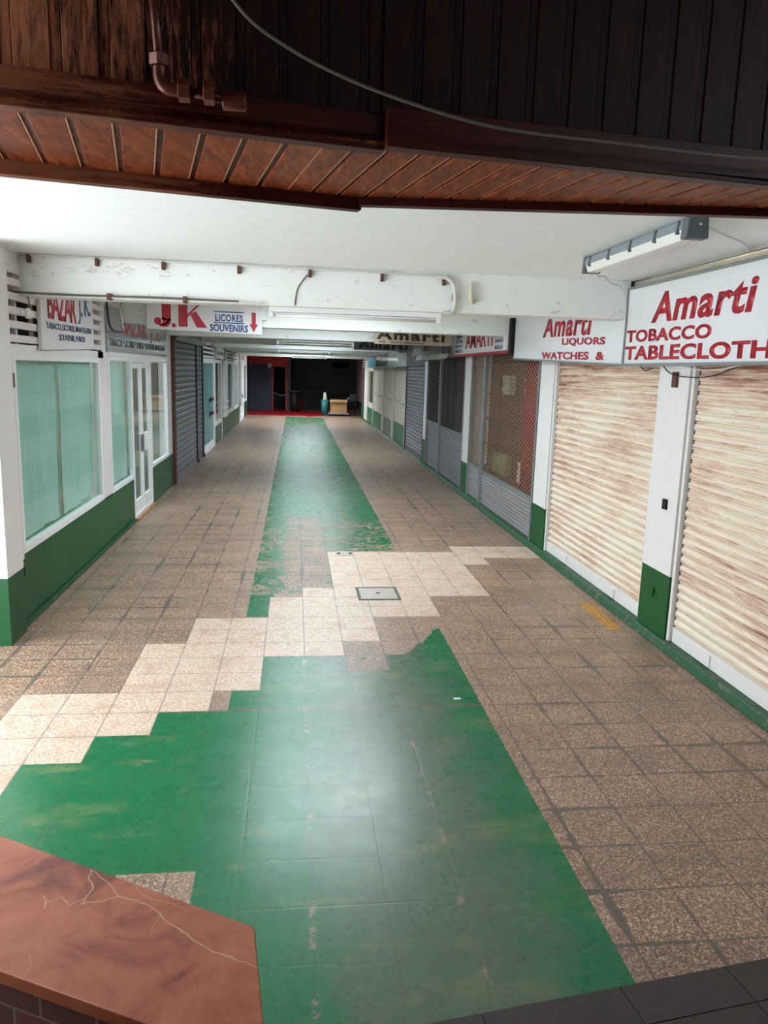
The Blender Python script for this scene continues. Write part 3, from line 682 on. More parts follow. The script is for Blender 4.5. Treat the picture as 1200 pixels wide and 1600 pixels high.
# shop interiors behind the grilles
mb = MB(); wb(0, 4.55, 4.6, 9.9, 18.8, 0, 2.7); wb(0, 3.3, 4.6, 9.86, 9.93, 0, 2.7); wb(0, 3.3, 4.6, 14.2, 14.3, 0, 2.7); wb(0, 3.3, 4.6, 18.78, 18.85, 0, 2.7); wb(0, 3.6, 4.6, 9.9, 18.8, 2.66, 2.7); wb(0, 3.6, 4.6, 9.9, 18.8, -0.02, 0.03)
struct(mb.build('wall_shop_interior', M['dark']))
def folds(name, x, y0, y1, z0, z1, mat, label, cat, parent=None, amp=0.03, n=9):
    m = MB(); st = n * 6; pts = [(x + amp * math.sin(k / st * n * 2 * math.pi), y0 + (y1 - y0) * k / st) for k in range(st + 1)]
    vs = [(p[0], p[1], z) for z in (z0, z1) for p in pts] + [(p[0] + 0.006, p[1], z) for z in (z0, z1) for p in pts]; K = st + 1; fs = []
    for k in range(st): fs += [(k, k + 1, K + k + 1, K + k), (2 * K + k, 3 * K + k, 3 * K + k + 1, 2 * K + k + 1), (k, 2 * K + k, 2 * K + k + 1, k + 1), (K + k, K + k + 1, 3 * K + k + 1, 3 * K + k)]
    fs += [(0, K, 3 * K, 2 * K), (st, 2 * K + st, 3 * K + st, K + st)]
    m.add(vs, fs); return tag(m.build(name, mat, parent, 0, True), label, cat)
folds('curtain', 3.38, 10.30, 11.05, 0.55, 2.60, M['curtainred'], 'dark red curtain behind the wide mesh grille', 'curtain')
for k, (y0, y1, lab) in enumerate(((11.1, 12.2, 'brown display board with shelves behind the wide grille, nearer one'), (12.25, 13.3, 'brown display board with shelves behind the wide grille, farther one'), (13.4, 14.15, 'brown display board behind the narrow mesh grille'))):
    r = root('display_board', (3.62, (y0 + y1) / 2, 0.03), lab, 'display board')
    MB().box(3.62, 3.65, y0, y1, 0.03, 2.5).build('back_panel', M['shelfwood'], r)
    for z in (0.6, 1.05, 1.5, 1.95): MB().box(3.46, 3.62, y0 + 0.02, y1 - 0.02, z, z + 0.02).build('shelf', M['shelfwood'], r)
for (y0, y1, z0, z1, mt, lab) in ((11.2, 11.5, 1.98, 2.35, 'linen', 'white folded cloth on the top shelf behind the grille'), (12.35, 12.85, 0.63, 0.98, 'mosspaper', 'yellow-green textile pile on the low shelf behind the grille'),
                                  (11.3, 11.65, 0.63, 0.97, 'linen', 'pale linen pile on the low shelf nearest the red curtain'), (12.9, 13.2, 0.63, 0.96, 'mosspaper', 'mossy textile pile at the far end of the low shelf'), (12.4, 12.8, 1.98, 2.3, 'linen', 'pale cloth on the far top shelf behind the wide grille')):
    m = MB(); n = 5
    for q in range(n): e = random.uniform(0, 0.02); m.box(3.48 + e, 3.61, y0 + e, y1 - e, z0 + (z1 - z0) * q / n, z0 + (z1 - z0) * (q + 0.9) / n)
    tag(m.build('cloth_pile', M[mt], None, 0.01), lab, 'textiles')
for zz, nm in ((1.25, 'upper'), (1.02, 'lower')): pass
sq = root('wall_rack', (3.44, 13.6, 1.0), 'small cream square rack seen through the narrow grille', 'rack')
frame_box(MB(), 3.43, 3.45, 13.45, 13.9, 1.0, 1.28, 0.04).build('rack_frame', M['linen'], sq)
for k, yy in enumerate((15.2, 15.9, 16.6, 17.4, 18.1)):
    m = MB()
    for q in range(34):
        z = 2.55 - q * 0.042; m.tube([(3.55 + 0.008 * (q % 2), yy + 0.022 * math.cos(t * math.pi / 3), z + 0.026 * math.sin(t * math.pi / 3)) for t in range(7)], 0.005, 5)
    tag(m.build('hanging_chain', M['galv']), 'looped hanging chain behind the dull grille, ' + ('nearest', 'second nearest', 'middle', 'second farthest', 'farthest')[k] + ' of the five', 'chain', 'chains hanging behind the dull mesh grilles')
mm = MB(); mm.box(3.9, 3.93, 14.4, 18.7, 0.03, 2.6)
tag(mm.build('curtain_backdrop', M['mauve']), 'dull mauve backdrop inside the shop with hanging chains', 'backdrop')

# left: grey roller shutter, rusty post, box above
tag(box('rusty_post', M['rust'], (-2.36, -2.30, 15.16, 15.34, 0, 3.1), None, 0.004), 'brown rusty steel post at the near edge of the grey shutter on the left', 'post')
LG = 'grey roller shutters on the left'
r = shutter(15.38, 18.72, 2.78, M['grey_metal'], 'wide grey roller shutter with graffiti shadows beside the rusty post', 0.12, 0.02, -2.36, True, M['grey_metal'], 0.0, -1, M['dark_metal'], LG)
r = shutter(18.80, 19.98, 2.78, M['dark_metal'], 'narrow dark grey roller shutter beside the white barred door', 0.12, 0.02, -2.36, True, M['dark_metal'], 0.0, -1, M['dark_metal'], LG)
r = root('shutter_box', (-2.35, 17.7, 2.78), 'long grey roller shutter housing above the left shutters', 'shutter housing')
MB().prism([(-2.52, 15.36, 2.78), (-2.30, 15.36, 2.78), (-2.20, 15.36, 2.90), (-2.20, 15.36, 3.08), (-2.52, 15.36, 3.08)], (0, 4.62, 0)).build('housing', M['grey_metal'], r, 0.01)
for k, (yy, lab) in enumerate(((18.76, 'black padlock at the foot between the two left shutters'), (19.98, 'black padlock at the far foot of the narrow left shutter'))):
    r = root('padlock', (-2.31, yy, 0.02), lab, 'padlock', 'padlocks of the left shutters')
    MB().box(-2.335, -2.285, yy - 0.045, yy + 0.045, 0.0, 0.08).build('lock_body', M['binblack'], r, 0.008)
    MB().tube([(-2.31, yy + 0.03 * math.cos(a), 0.08 + 0.05 * math.sin(a)) for a in [math.pi * q / 8 for q in range(9)]], 0.008, 6).build('shackle', M['chrome'], r)

# left far: barred door, windows, leaves
d = root('door_2', (XL, 21.6, 0), kind='structure')
frame_box(MB(), -2.42, XL + 0.01, 20.16, 23.02, 0.0, 2.50, 0.12, 0.22).build('door_frame', M['alu'], d, 0.004)
MB().box(-2.40, -2.385, 20.28, 22.9, 0.22, 2.38).build('pane', M['tealglass'], d)
for yy in (20.75, 21.3, 21.85, 22.4): MB().box(-2.38, XL + 0.005, yy, yy + 0.10, 0.22, 2.38).build('glazing_bar', M['tealglass'], d)
for z in (1.35, 0.97): MB().box(XL + 0.005, XL + 0.07, 21.6, 22.2, z, z + 0.09).build('handle', M['binblack'], d, 0.01)
v = root('louvre_vent', (XL, 21.6, 2.52), 'white slatted vent above the barred teal door on the left', 'vent')
for k in range(3): MB().box(-2.40, XL, 20.16, 23.02, 2.52 + k * 0.115, 2.58 + k * 0.115).build('slat', M['pinkwhite'], v)
MB().box(-2.46, -2.44, 20.16, 23.02, 2.50, 2.86).build('back_board', M['black'], v)
window(4, 23.14, 25.2, 0.55, 2.50, 'dimglass', 0.10)
window(5, 26.6, 29.5, 0.66, 2.50, 'tealglass', 0.10)
window(6, 30.1, 32.0, 0.66, 2.50, 'tealglass', 0.10)
window(7, 36.1, 38.0, 0.72, 2.50, 'dimglass', 0.10)
r = root('shutter_leaf', (XL, 25.8, 0.5), 'narrow white folding leaf standing open between two far left windows', 'shutter leaf')
MB().box(XL + 0.004, XL + 0.10, 25.52, 26.5, 0.67, 2.5).build('leaf_panel', M['alu'], r, 0.01)
for z in (0.95, 1.15): MB().box(XL + 0.1, XL + 0.13, 25.3, 26.45, z, z + 0.03).build('cross_bar', M['alu'], r)
d = root('door_3', (XL, 34.3, 0), kind='structure')
frame_box(MB(), -2.42, XL + 0.02, 33.4, 35.9, 0.0, 2.50, 0.2).build('door_frame', M['alu'], d)
MB().box(-2.40, -2.37, 33.6, 35.7, 0.1, 2.4).build('door_leaf', M['alu'], d)
r = root('wall_cabinet', (XL + 0.1, 32.9, 0.72), 'tall narrow white meter cabinet beside the far white door', 'cabinet')
MB().box(XL, XL + 0.14, 32.42, 33.35, 0.72, 2.5).build('cabinet_body', M['pinkwhite'], r, 0.01)
MB().box(XL + 0.14, XL + 0.16, 32.7, 33.0, 1.05, 1.18).build('lock', M['binblack'], r)
# little hanging signs far left
s = root('shop_sign', (XL + 0.2, 23.2, 2.55), 'small pale glass sign above the far left window', 'sign')
MB().box(XL + 0.01, XL + 0.05, 23.2, 25.6, 2.53, 2.85).build('panel', M['signmatte'], s); lettering('blue_line', 'SOUVENIRS', M['navyletter'], s, 'L', 23.4, 25.4, 2.64, 2.74, XL + 0.05)
s = root('shop_sign', (XL + 0.1, 33.0, 2.5), 'small white sign with red lettering above the far white door', 'sign')
MB().box(XL + 0.02, XL + 0.10, 32.6, 36.6, 2.50, 2.84).build('panel', M['signmatte'], s); lettering('red_word', 'J.K', M['redletter'], s, 'L', 32.9, 35.2, 2.56, 2.80, XL + 0.10, None, 0, 0.03)
for yy in (26.0, 28.3): pass
v = root('louvre_vent', (XL, 29.0, 2.52), 'pale slatted vent above the teal windows far along the left', 'vent')
for k in range(3): MB().box(-2.40, XL, 26.6, 32.0, 2.52 + k * 0.115, 2.58 + k * 0.115).build('slat', M['pinkwhite'], v)

# right far: beige double doors and windows
def beige_door(n, y0, y1, zb, low):
    d = root('door_%d' % n, (3.33, (y0 + y1) / 2, 0.05), kind='structure')
    MB().box(3.30, 3.36, y0, y1, zb, 2.44).build('door_leaf', M['beigedoor'], d)
    MB().box(3.295, 3.36, y0, y1, 0.05, zb).build('kick_panel', low, d)
    m = MB(); yy = y0 + 0.12
    while yy < y1 - 0.1: m.box(3.292, 3.30, yy, yy + 0.03, zb, 2.42); yy += 0.26
    m.build('board_ribs', M['beigedoor'], d)
    MB().tube([(3.29, y0 + 0.3, 1.36), (3.24, y0 + 0.32, 1.36), (3.24, y1 - 0.4, 1.42), (3.29, y1 - 0.38, 1.42)], 0.016, 8).build('bar_handle', M['chrome'], d)
beige_door(4, 22.95, 25.55, 0.68, M['doorgreen'])
beige_door(5, 26.15, 28.55, 0.66, M['doorgrey'])
beige_door(6, 29.1, 32.4, 0.68, M['doorgreen'])
mm = MB()
for y0, y1 in ((22.78, 22.93), (25.6, 26.1), (28.6, 29.05), (32.45, 32.6), (35.0, 35.8)): mm.box(3.27, 3.36, y0, y1, 0.05, 2.9)
struct(mm.build('trim_20', M['beigedoor']))
r = root('window_8', (3.33, 33.8, 0.7), kind='structure')
frame_box(MB(), 3.29, 3.36, 32.6, 35.0, 0.7, 2.5, 0.22).build('window_frame', M['beigedoor'], r); MB().box(3.335, 3.34, 32.8, 34.8, 0.9, 2.3).build('pane', M['dimglass'], r)
struct(box('trim_21', M['doorgreen'], (3.28, 3.36, 32.6, 35.8, 0.05, 0.7)))
mm = MB(); mm.box(3.30, 3.36, 36.6, 38.3, 0.0, 0.72); struct(mm.build('trim_22', M['doorgreen']))
struct(box('trim_23', M['mauve'], (3.31, 3.37, 36.62, 42.0, 0.72, 2.9)))
v = root('louvre_vent', (3.3, 34, 2.5), 'beige slatted vent at the far end of the right wall', 'vent')
for k in range(4): MB().box(3.24, 3.30, 32.5, 37.6, 2.48 + k * 0.11, 2.53 + k * 0.11).build('slat', M['beigedoor'], v)
MB().box(3.30, 3.31, 32.5, 37.6, 2.46, 2.9).build('back_board', M['dark'], v)
s = root('shop_sign', (3.15, 31, 2.47), 'plain sky blue sign box above the far beige doors', 'sign'); MB().box(3.05, 3.25, 29.6, 32.6, 2.47, 2.90).build('panel', M['bluesign'], s, 0.005)
s = root('shop_sign', (3.15, 27, 2.45), 'translucent grey glass sign box beside the sky blue one', 'sign'); MB().box(3.05, 3.25, 25.4, 29.5, 2.47, 2.90).build('panel', M['paleglass'], s, 0.005)
s = root('shop_sign', (3.1, 24, 2.42), 'blank glossy sign box nearest the grey ribbed shutter', 'sign'); MB().box(3.0, 3.25, 22.7, 25.3, 2.47, 2.90).build('panel', M['signwhite'], s, 0.005)
tag(box('metal_ledge', M['galv'], (2.98, 3.25, 22.7, 32.6, 2.43, 2.468)), 'long thin metal ledge under the blue and glass sign boxes', 'ledge')

# ------------------------------------------------------------------ signs on the right
SGN = 'lit white sign boxes on the right'
s = root('sign_box', (3.15, 5.0, 2.43), 'large white sign reading Amarti TOBACCO TABLECLOTHS over the nearest cream shutter', 'sign')
MB().box(3.10, 3.22, 3.0, 7.09, 2.435, 3.12).build('panel', M['signwhite'], s, 0.003)
frame_box(MB(), 3.085, 3.23, 2.98, 7.11, 2.42, 3.135, 0.022).build('metal_frame', M['galv'], s, 0.002)
lettering('red_word', 'Amarti', M['redletter'], s, 'R', 6.58, 5.02, 2.785, 3.04, 3.10, 2.775, 0.16, 0.028, 0.004, 1.08)
lettering('red_line', 'TOBACCO', M['redletter'], s, 'R', 7.06, 5.56, 2.635, 2.745, 3.10, 2.62, 0, 0.035, 0.004, 1.05)
lettering('red_line', 'TABLECLOTHS', M['redletter'], s, 'R', 7.07, 4.60, 2.475, 2.60, 3.10, 2.46, 0, 0.035, 0.004, 1.05)
s = root('sign_box', (3.15, 9.0, 2.43), 'white sign reading Amarti LIQUORS WATCHES over the second cream shutter', 'sign')
MB().prism([(3.10, 7.13, 2.435), (3.10, 10.85, 2.54), (3.10, 10.85, 3.12), (3.10, 7.13, 3.12)], (0.12, 0, 0)).build('panel', M['signwhite'], s, 0.003)
MB().bar((3.10, 7.13, 2.43), (3.10, 10.85, 2.535), 0.02, 0.02).build('metal_frame', M['galv'], s)
lettering('red_word', 'Amarti', M['redletter'], s, 'R', 9.58, 7.95, 2.775, 3.04, 3.10, 2.745, 0.16, 0.028, 0.004, 1.08)
lettering('red_line', 'LIQUORS', M['redletter'], s, 'R', 8.85, 7.57, 2.655, 2.745, 3.10, 2.62, 0, 0.035, 0.004, 1.05)
lettering('red_line', 'WATCHES  &', M['redletter'], s, 'R', 9.58, 7.56, 2.515, 2.60, 3.10, 2.48, 0, 0.035, 0.004, 1.05)
s = root('sign_box', (3.15, 13.1, 2.63), 'white sign with narrow red AMARTI and blue side lists past second beam', 'sign')
MB().box(3.10, 3.21, 11.30, 15.15, 2.66, 3.12).build('panel', M['signmatte'], s, 0.003)
MB().box(3.09, 3.22, 11.12, 15.15, 2.62, 2.66).build('red_border', M['redletter'], s); MB().box(3.09, 3.22, 11.12, 11.30, 2.66, 2.95).build('red_side_border', M['redletter'], s)
lettering('red_word', 'AMARTI', M['redletter'], s, 'R', 14.05, 12.1, 2.75, 3.06, 3.10, 2.75, 0, 0.02, 0.004)
for k, w in enumerate(('TOBACCO', 'LIQUORS', 'WATCHES', 'PERFUMES')):
    lettering('blue_line', w, M['blueletter'], s, 'R', 15.05, 14.35, 2.69 + 0.09 * k, 2.75 + 0.09 * k, 3.10, None, 0, 0.02, 0.003)
    lettering('blue_line', ('BAGS & CASES', 'JEWELLERY', 'SOUVENIRS', 'TABLECLOTHS')[k], M['blueletter'], s, 'R', 11.95, 11.35, 2.69 + 0.09 * k, 2.75 + 0.09 * k, 3.10, None, 0, 0.02, 0.003)
s = root('sign_box', (3.15, 18.3, 2.70), 'small dim white sign with faint red word above the dull grilles', 'sign')
MB().box(3.10, 3.22, 16.3, 20.6, 2.71, 3.05).build('panel', M['greysign'], s, 0.003)
lettering('faint_word', 'AMARTI', M['redpale'], s, 'R', 19.0, 17.5, 2.80, 2.98, 3.10, None, 0, 0.02, 0.003)
MB().box(3.09, 3.10, 16.3, 16.42, 2.71, 3.05).build('red_side_border', M['redpale'], s)
tag(box('gap_plate', M['black'], (3.05, 3.2, 10.88, 11.0, 2.60, 3.1)), 'black plate for the dark gap between the white Amarti sign and the second beam', 'bracket')  # black plate put in where there is a dark gap by the beam
tag(box('junction_box', M['beam'], (3.0, 3.1, 11.0, 11.12, 2.66, 2.86), None, 0.006), 'small white box below the end of the second beam', 'junction box')
# hanging crosswise signs
s = root('hanging_sign', (2.2, 14.6, 2.81), 'beige hanging sign with brown Amarti and DUTY FREE SHOP facing the entrance', 'sign')
MB().box(1.47, 2.92, 14.55, 14.70, 2.805, 3.198).build('panel', M['beige'], s, 0.004)
lettering('brown_word', 'Amarti', M['brownletter'], s, 'F', 1.50, 2.80, 2.895, 3.08, 14.55, 2.865, 0, 0.035, 0.004, 1.2)
lettering('small_line', 'KG    DUTY FREE SHOP', M['brownletter'], s, 'F', 1.56, 2.42, 2.83, 2.865, 14.55, 2.82, 0, 0.02, 0.003)
s = root('hanging_sign', (2.1, 18.5, 2.8), 'grey hanging sign with black Amarti half hidden behind the beige one', 'sign')
MB().box(1.38, 2.80, 18.45, 18.58, 2.79, 3.198).build('panel', M['greysign'], s, 0.004)
lettering('black_word', 'Amarti', M['blackletter'], s, 'F', 1.48, 2.66, 2.83, 3.02, 18.45, 2.815, 0, 0.035, 0.004, 1.2)
for k, (yy, lab) in enumerate(((16.3, 'small white floodlight under the dim sign, nearer one'), (18.3, 'small white floodlight under the dim sign, farther one'))):
    r = root('floodlight', (3.0, yy, 2.6), lab, 'light', 'floodlights over the dull grilles')
    MB().prism([(2.92, yy - 0.35, 2.58), (3.12, yy - 0.35, 2.60), (3.18, yy - 0.35, 2.70), (2.95, yy - 0.35, 2.70)], (0, 0.9, 0)).build('lamp_body', M['alu'], r, 0.01)
    MB().box(2.95, 3.10, yy - 0.28, yy + 0.48, 2.565, 2.582).build('diffuser', M['greysign'], r)

# ------------------------------------------------------------------ tube lights under the beams
def batten(x0, x1, y, z, label):
    r = root('tube_light', ((x0 + x1) / 2, y, z), label, 'light', 'white tube lights under the beams')
    MB().box(x0, x1, y - 0.055, y + 0.055, z - 0.045, z).build('housing', M['alu'], r, 0.004)
    MB().tube([(x0 + 0.04, y, z - 0.075), (x1 - 0.04, y, z - 0.075)], 0.013, 10).build('tube', M['bulbglass'], r, 0, True)
    for xx in (x0, x1 - 0.035): MB().box(xx, xx + 0.035, y - 0.03, y + 0.03, z - 0.095, z - 0.045).build('end_cap', M['alu'], r, 0.004)
batten(-0.24, 1.34, 7.22, 2.85, 'white tube light under the first beam, nearest the camera')
batten(-0.36, 1.12, 15.08, 2.85, 'white tube light under the third beam beside the beige sign')
batten(-0.50, 1.0, 22.84, 2.85, 'white tube light under the fifth beam')
batten(1.3, 2.8, 26.74, 2.85, 'white tube light under the sixth beam, right half')
batten(-0.14, 1.35, 34.55, 2.85, 'bright white tube light under the eighth beam at the far end')
# the sealed lamp on the ceiling near the big sign: runs roughly along the passage
r = root('sealed_light', (2.25, 5.0, 3.2), 'grey sealed fluorescent fitting with clips on the ceiling before the big sign', 'light')
A = Vector((2.22, 5.83, 3.135)); B = Vector((2.20, 4.20, 3.135))
t = (B - A).normalized()
def cross_prof(w0, z0, w1, z1, a, b): 
    s_ = Vector((1, 0, 0))
    m_ = MB(); q = [a - s_ * w0 / 2 + Vector((0, 0, z0)), a + s_ * w0 / 2 + Vector((0, 0, z0)), a + s_ * w1 / 2 + Vector((0, 0, z1)), a - s_ * w1 / 2 + Vector((0, 0, z1))]
    return m_.prism(q, b - a)
cross_prof(0.125, 0.0, 0.10, 0.055, A, B).build('housing', M['greyplastic'], r, 0.01)
cross_prof(0.075, -0.055, 0.118, 0.0, A + t * 0.055, B - t * 0.075).build('diffuser', M['bulbglass'], r, 0.006)
for e, f2 in ((A, A + t * 0.05), (B - t * 0.07, B + t * 0.004)): cross_prof(0.132, -0.058, 0.115, 0.06, e, f2).build('end_cap', M['endcap'], r, 0.004)
for q in (0.08, 0.30, 0.52, 0.74, 0.92):
    c = A + (B - A) * q; cross_prof(0.145, -0.022, 0.125, 0.05, c, c + t * 0.025).build('clip', M['endcap'], r, 0.004)
tag(MB().tube(smooth_path([(2.25, 5.75, 3.08), (2.40, 6.1, 3.10), (2.62, 6.5, 3.15), (2.85, 6.95, 3.16), (3.02, 7.06, 3.12), (3.07, 7.07, 2.95), (3.07, 7.07, 2.45)], 6), 0.006, 6).build('cable', M['whitecable']), 'thin white cable from the sealed light down the end of the big sign', 'cable')
tag(MB().tube([(3.16, 7.06, 3.167), (3.16, 3.0, 3.167)], 0.03, 12).build('conduit', M['dirtypipe'], None, 0, True), 'stained cream conduit along the ceiling above the big sign', 'pipe')
tag(MB().tube(smooth_path([(2.2, 4.18, 3.15), (2.5, 4.5, 3.17), (2.9, 4.9, 3.185), (3.12, 5.2, 3.19)], 6), 0.005, 6).build('cable', M['whitecable']), 'thin pale cable on the ceiling from the grey end cap to the conduit', 'cable')

# ------------------------------------------------------------------ small fittings on the first beam
tag(MB().tube(smooth_path([(-2.9, 7.07, 3.19), (-1.5, 7.07, 3.185), (0.2, 7.07, 3.175), (1.30, 7.07, 3.165)], 4), 0.010, 8).build('conduit', M['whitecable']), 'thin painted conduit along the top of the first beam', 'pipe')
tag(MB().tube(smooth_path([(1.27, 7.06, 3.155), (1.36, 7.05, 3.145), (1.42, 7.045, 3.08), (1.435, 7.05, 2.97), (1.43, 7.05, 2.88), (1.40, 7.05, 2.845), (1.33, 7.05, 2.842)], 6), 0.020, 10).build('bent_pipe', M['whitecable'], None, 0, True), 'white painted pipe bending down the front of the first beam', 'pipe')
for k, (xx, zz) in enumerate(((-2.26, 3.17), (-1.70, 3.165), (-1.146, 3.16), (-0.50, 3.155), (0.12, 3.15), (0.766, 3.14), (1.33, 3.13), (1.43, 3.0))):
    pos = ('farthest left', 'second from the left', 'third from the left', 'fourth from the left', 'fifth from the left', 'sixth from the left', 'at the start of the bent pipe', 'round the middle of the bent pipe')[k]
    m = MB(); m.box(xx - 0.014, xx + 0.014, 7.045, 7.10, zz - 0.045, zz + 0.02)
    tag(m.build('pipe_clip', M['rust'], None, 0.004), 'rusty clip on the first beam, ' + pos, 'clip', 'rusty clips on the first beam')
tag(MB().tube(smooth_path([(0.10, 7.08, 3.13), (0.02, 7.09, 3.02), (0.0, 7.09, 2.94), (-0.01, 7.09, 2.86)], 6), 0.005, 6).build('cable', M['cable']), 'short curved wire running down the first beam to its tube light', 'cable')
m = MB(); m.tube([(1.59, 7.06, 3.12), (1.58, 7.05, 3.05), (1.585, 7.05, 2.98), (1.59, 7.06, 2.93)], 0.012, 8, 0.032); tag(m.build('cloth_knot', M['linen'], None, 0, True), 'pale knotted rag hanging on the first beam', 'rag')
for k, pts in enumerate(([(-3.0, 7.06, 2.86), (-2.2, 7.05, 2.853), (-1.4, 7.05, 2.862), (-0.7, 7.05, 2.858), (-0.28, 7.05, 2.862)], [(-3.0, 7.03, 2.885), (-1.9, 7.04, 2.87), (-1.2, 7.04, 2.875), (-0.5, 7.05, 2.87)])):
    tag(MB().tube(smooth_path(pts, 6), 0.009, 6).build('cable', M['cable'] if k else M['whitecable']), ('pale cable clipped along the lower edge of the first beam', 'grey cable sagging just above the lower edge of the first beam')[k], 'cable')
for k, xx in enumerate((-1.62, -0.98)):
    tag(box('pipe_clip', M['rust'], (xx, xx + 0.035, 7.02, 7.10, 2.84, 2.895), None, 0.004), ('rusty clip holding the lower cables above the first bazaar sign', 'rusty clip holding the lower cables above the J.K sign')[k], 'clip', 'rusty clips on the lower beam edge')
r = root('bare_bulb', (-2.28, 7.05, 2.68), 'small clear bulb dangling on wires under the left end of the first beam', 'bulb')
MB().tube([(-2.28, 7.05, 2.85), (-2.27, 7.06, 2.80), (-2.28, 7.05, 2.745)], 0.006, 6).build('wire', M['cable'], r)
MB().tube([(-2.28, 7.05, 2.745), (-2.28, 7.05, 2.72), (-2.28, 7.05, 2.70), (-2.28, 7.05, 2.66)], 0.02, 10, 0.028).build('bulb', M['bulbglass'], r, 0, True)
tag(MB().tube(smooth_path([(-2.30, 9.95, 3.1), (-2.29, 9.98, 2.85), (-2.28, 10.05, 2.74), (-2.28, 10.3, 2.70), (-2.28, 10.6, 2.71)], 6), 0.014, 8).build('cable', M['blackcable']), 'black cable looping beside the louvre towards the transom sign', 'cable')
tag(MB().tube([(-2.28, 10.5, 3.15), (-2.28, 10.75, 2.75)], 0.018, 8).build('conduit', M['whitecable']), 'short white pipe slanting down beside the louvre', 'pipe')
tag(MB().tube(smooth_path([(3.17, 6.9, 2.44), (3.16, 6.75, 2.38), (3.16, 6.6, 2.40)], 4), 0.005, 6).build('cable', M['blackcable']), 'short black wire end hanging under the white signs', 'cable')
tag(MB().tube(smooth_path([(3.17, 6.45, 2.44), (3.16, 6.27, 2.36), (3.16, 6.0, 2.33), (3.16, 5.6, 2.34), (3.17, 5.2, 2.43)], 6), 0.005, 6).build('cable', M['blackcable']), 'black wire drooping under the big sign in front of the nearest shutter', 'cable')
tag(MB().tube(smooth_path([(3.17, 6.2, 2.44), (3.16, 5.85, 2.39), (3.16, 5.5, 2.39), (3.17, 5.1, 2.44)], 6), 0.006, 6).build('cable', M['whitecable']), 'white wire drooping under the big sign in front of the nearest shutter', 'cable')
tag(box('wall_switch', M['rust'], (3.195, 3.225, 6.22, 6.30, 2.24, 2.37), None, 0.004), 'small rusty box near the top of the pier between the cream shutters', 'switch')
tag(box('wall_switch', M['black'], (3.20, 3.225, 6.20, 6.27, 1.19, 1.28), None, 0.004), 'small dark switch box halfway up the pier between cream shutters', 'switch')
tag(box('wall_switch', M['rust'], (XL - 0.01, XL + 0.03, 6.66, 6.76, 2.08, 2.20), None, 0.004), 'small brown box on the left jamb beside the big paper-covered window', 'switch')
tag(box('wall_socket', M['black'], (XL - 0.01, XL + 0.006, 6.72, 6.82, 0.44, 0.52)), 'small black hole plate low on the green dwarf wall near the pier', 'socket')
tag(MB().tube([(3.225, 6.33, 0.42), (3.205, 6.33, 0.42)], 0.045, 16).build('round_cover', M['green_wall']), 'round green painted cover low on the pier between the cream shutters', 'cover')

# ------------------------------------------------------------------ things on the floor
r = root('manhole_cover', (0.88, 7.69, 0.0), 'rectangular steel floor hatch with dark rim in the pale tiles', 'manhole cover')
frame_box(MB(), 0.66, 1.10, 7.47, 7.91, 0.0, 0.008, 0.001)
m = MB(); m.box(0.66, 1.10, 7.46, 7.49, 0, 0.007); m.box(0.66, 1.10, 7.89, 7.92, 0, 0.007); m.box(0.66, 0.69, 7.49, 7.89, 0, 0.007); m.box(1.07, 1.10, 7.49, 7.89, 0, 0.007); m.build('rim', M['coverrim'], r)
m = MB(); m.box(0.69, 1.07, 7.49, 7.89, 0, 0.005)
for q in range(11): m.box(0.705 + q * 0.033, 0.720 + q * 0.033, 7.50, 7.88, 0.005, 0.008)
m.build('plate', M['greytile'], r); MB().box(0.86, 0.90, 7.68, 7.70, 0.008, 0.012).build('lift_slot', M['black'], r)
r = root('manhole_cover', (0.64, 9.45, 0.0), 'small steel floor hatch at the top left corner of the pale tiles', 'manhole cover')
MB().box(0.52, 0.76, 9.36, 9.56, 0, 0.006).build('plate', M['greytile'], r)
for xx in (0.55, 0.70): MB().tube([(xx + 0.015, 9.46, 0.006), (xx + 0.015, 9.46, 0.012)], 0.022, 12).build('lift_hole', M['black'], r)
m = MB()
for q in range(15):
    yy = 6.50 + q * 0.055; m.prism([(2.915 + random.uniform(-.02, .02), yy, 0.001), (3.07 + random.uniform(-.02, .02), yy + 0.012, 0.001), (3.07, yy + 0.034, 0.001), (2.915, yy + 0.022, 0.001)], (0, 0, 0.0015))
m.bar((2.955, 6.50, 0.002), (3.02, 7.32, 0.002), 0.012, 0.001); m.bar((3.02, 6.52, 0.002), (3.08, 7.32, 0.002), 0.012, 0.001)
tag(m.build('painted_mark', M['yellow']), 'yellow hatched paint mark on the tiles beside the second cream shutter', 'floor marking')
tag(box('paper_scrap', M['signwhite'], (1.15, 1.20, 5.04, 5.07, 0.001, 0.005)), 'tiny white scrap lying on the green paint near its right edge', 'litter')
mm = MB()

# far end: dark rooms, red doorway, cart, bins
mb = MB()
wb(0, -2.6, -1.28, 43.0, 43.2, 0, 2.5)
struct(mb.build('wall_far_navy', M['navy']))
mb = MB(); mb.cur = 0
mb.box(-0.4, 3.95, 47.0, 47.2, 0, 3.2); mb.box(3.75, 3.95, 38.3, 47.0, 0, 3.2); mb.box(-3.2, -2.55, 38.3, 47.0, 0, 3.2); mb.box(-2.6, -0.2, 47.0, 47.2, 0, 3.2); mb.box(-0.46, -0.25, 43.0, 47.0, 0, 2.9); mb.box(3.3, 3.95, 38.3, 38.4, 0, 3.2)
struct(mb.build('wall_far', M['charcoal']))
struct(box('wall_far_green', plain('dark_green_dado', rgb(14, 40, 34), 0.5), (-0.25, 3.75, 46.96, 47.0, 0, 0.92)))
struct(box('trim_30', M['redpaint'], (-2.56, -0.40, 42.9, 43.1, 2.5, 2.95)))
d = root('door_7', (-0.87, 43.0, 0), kind='structure')
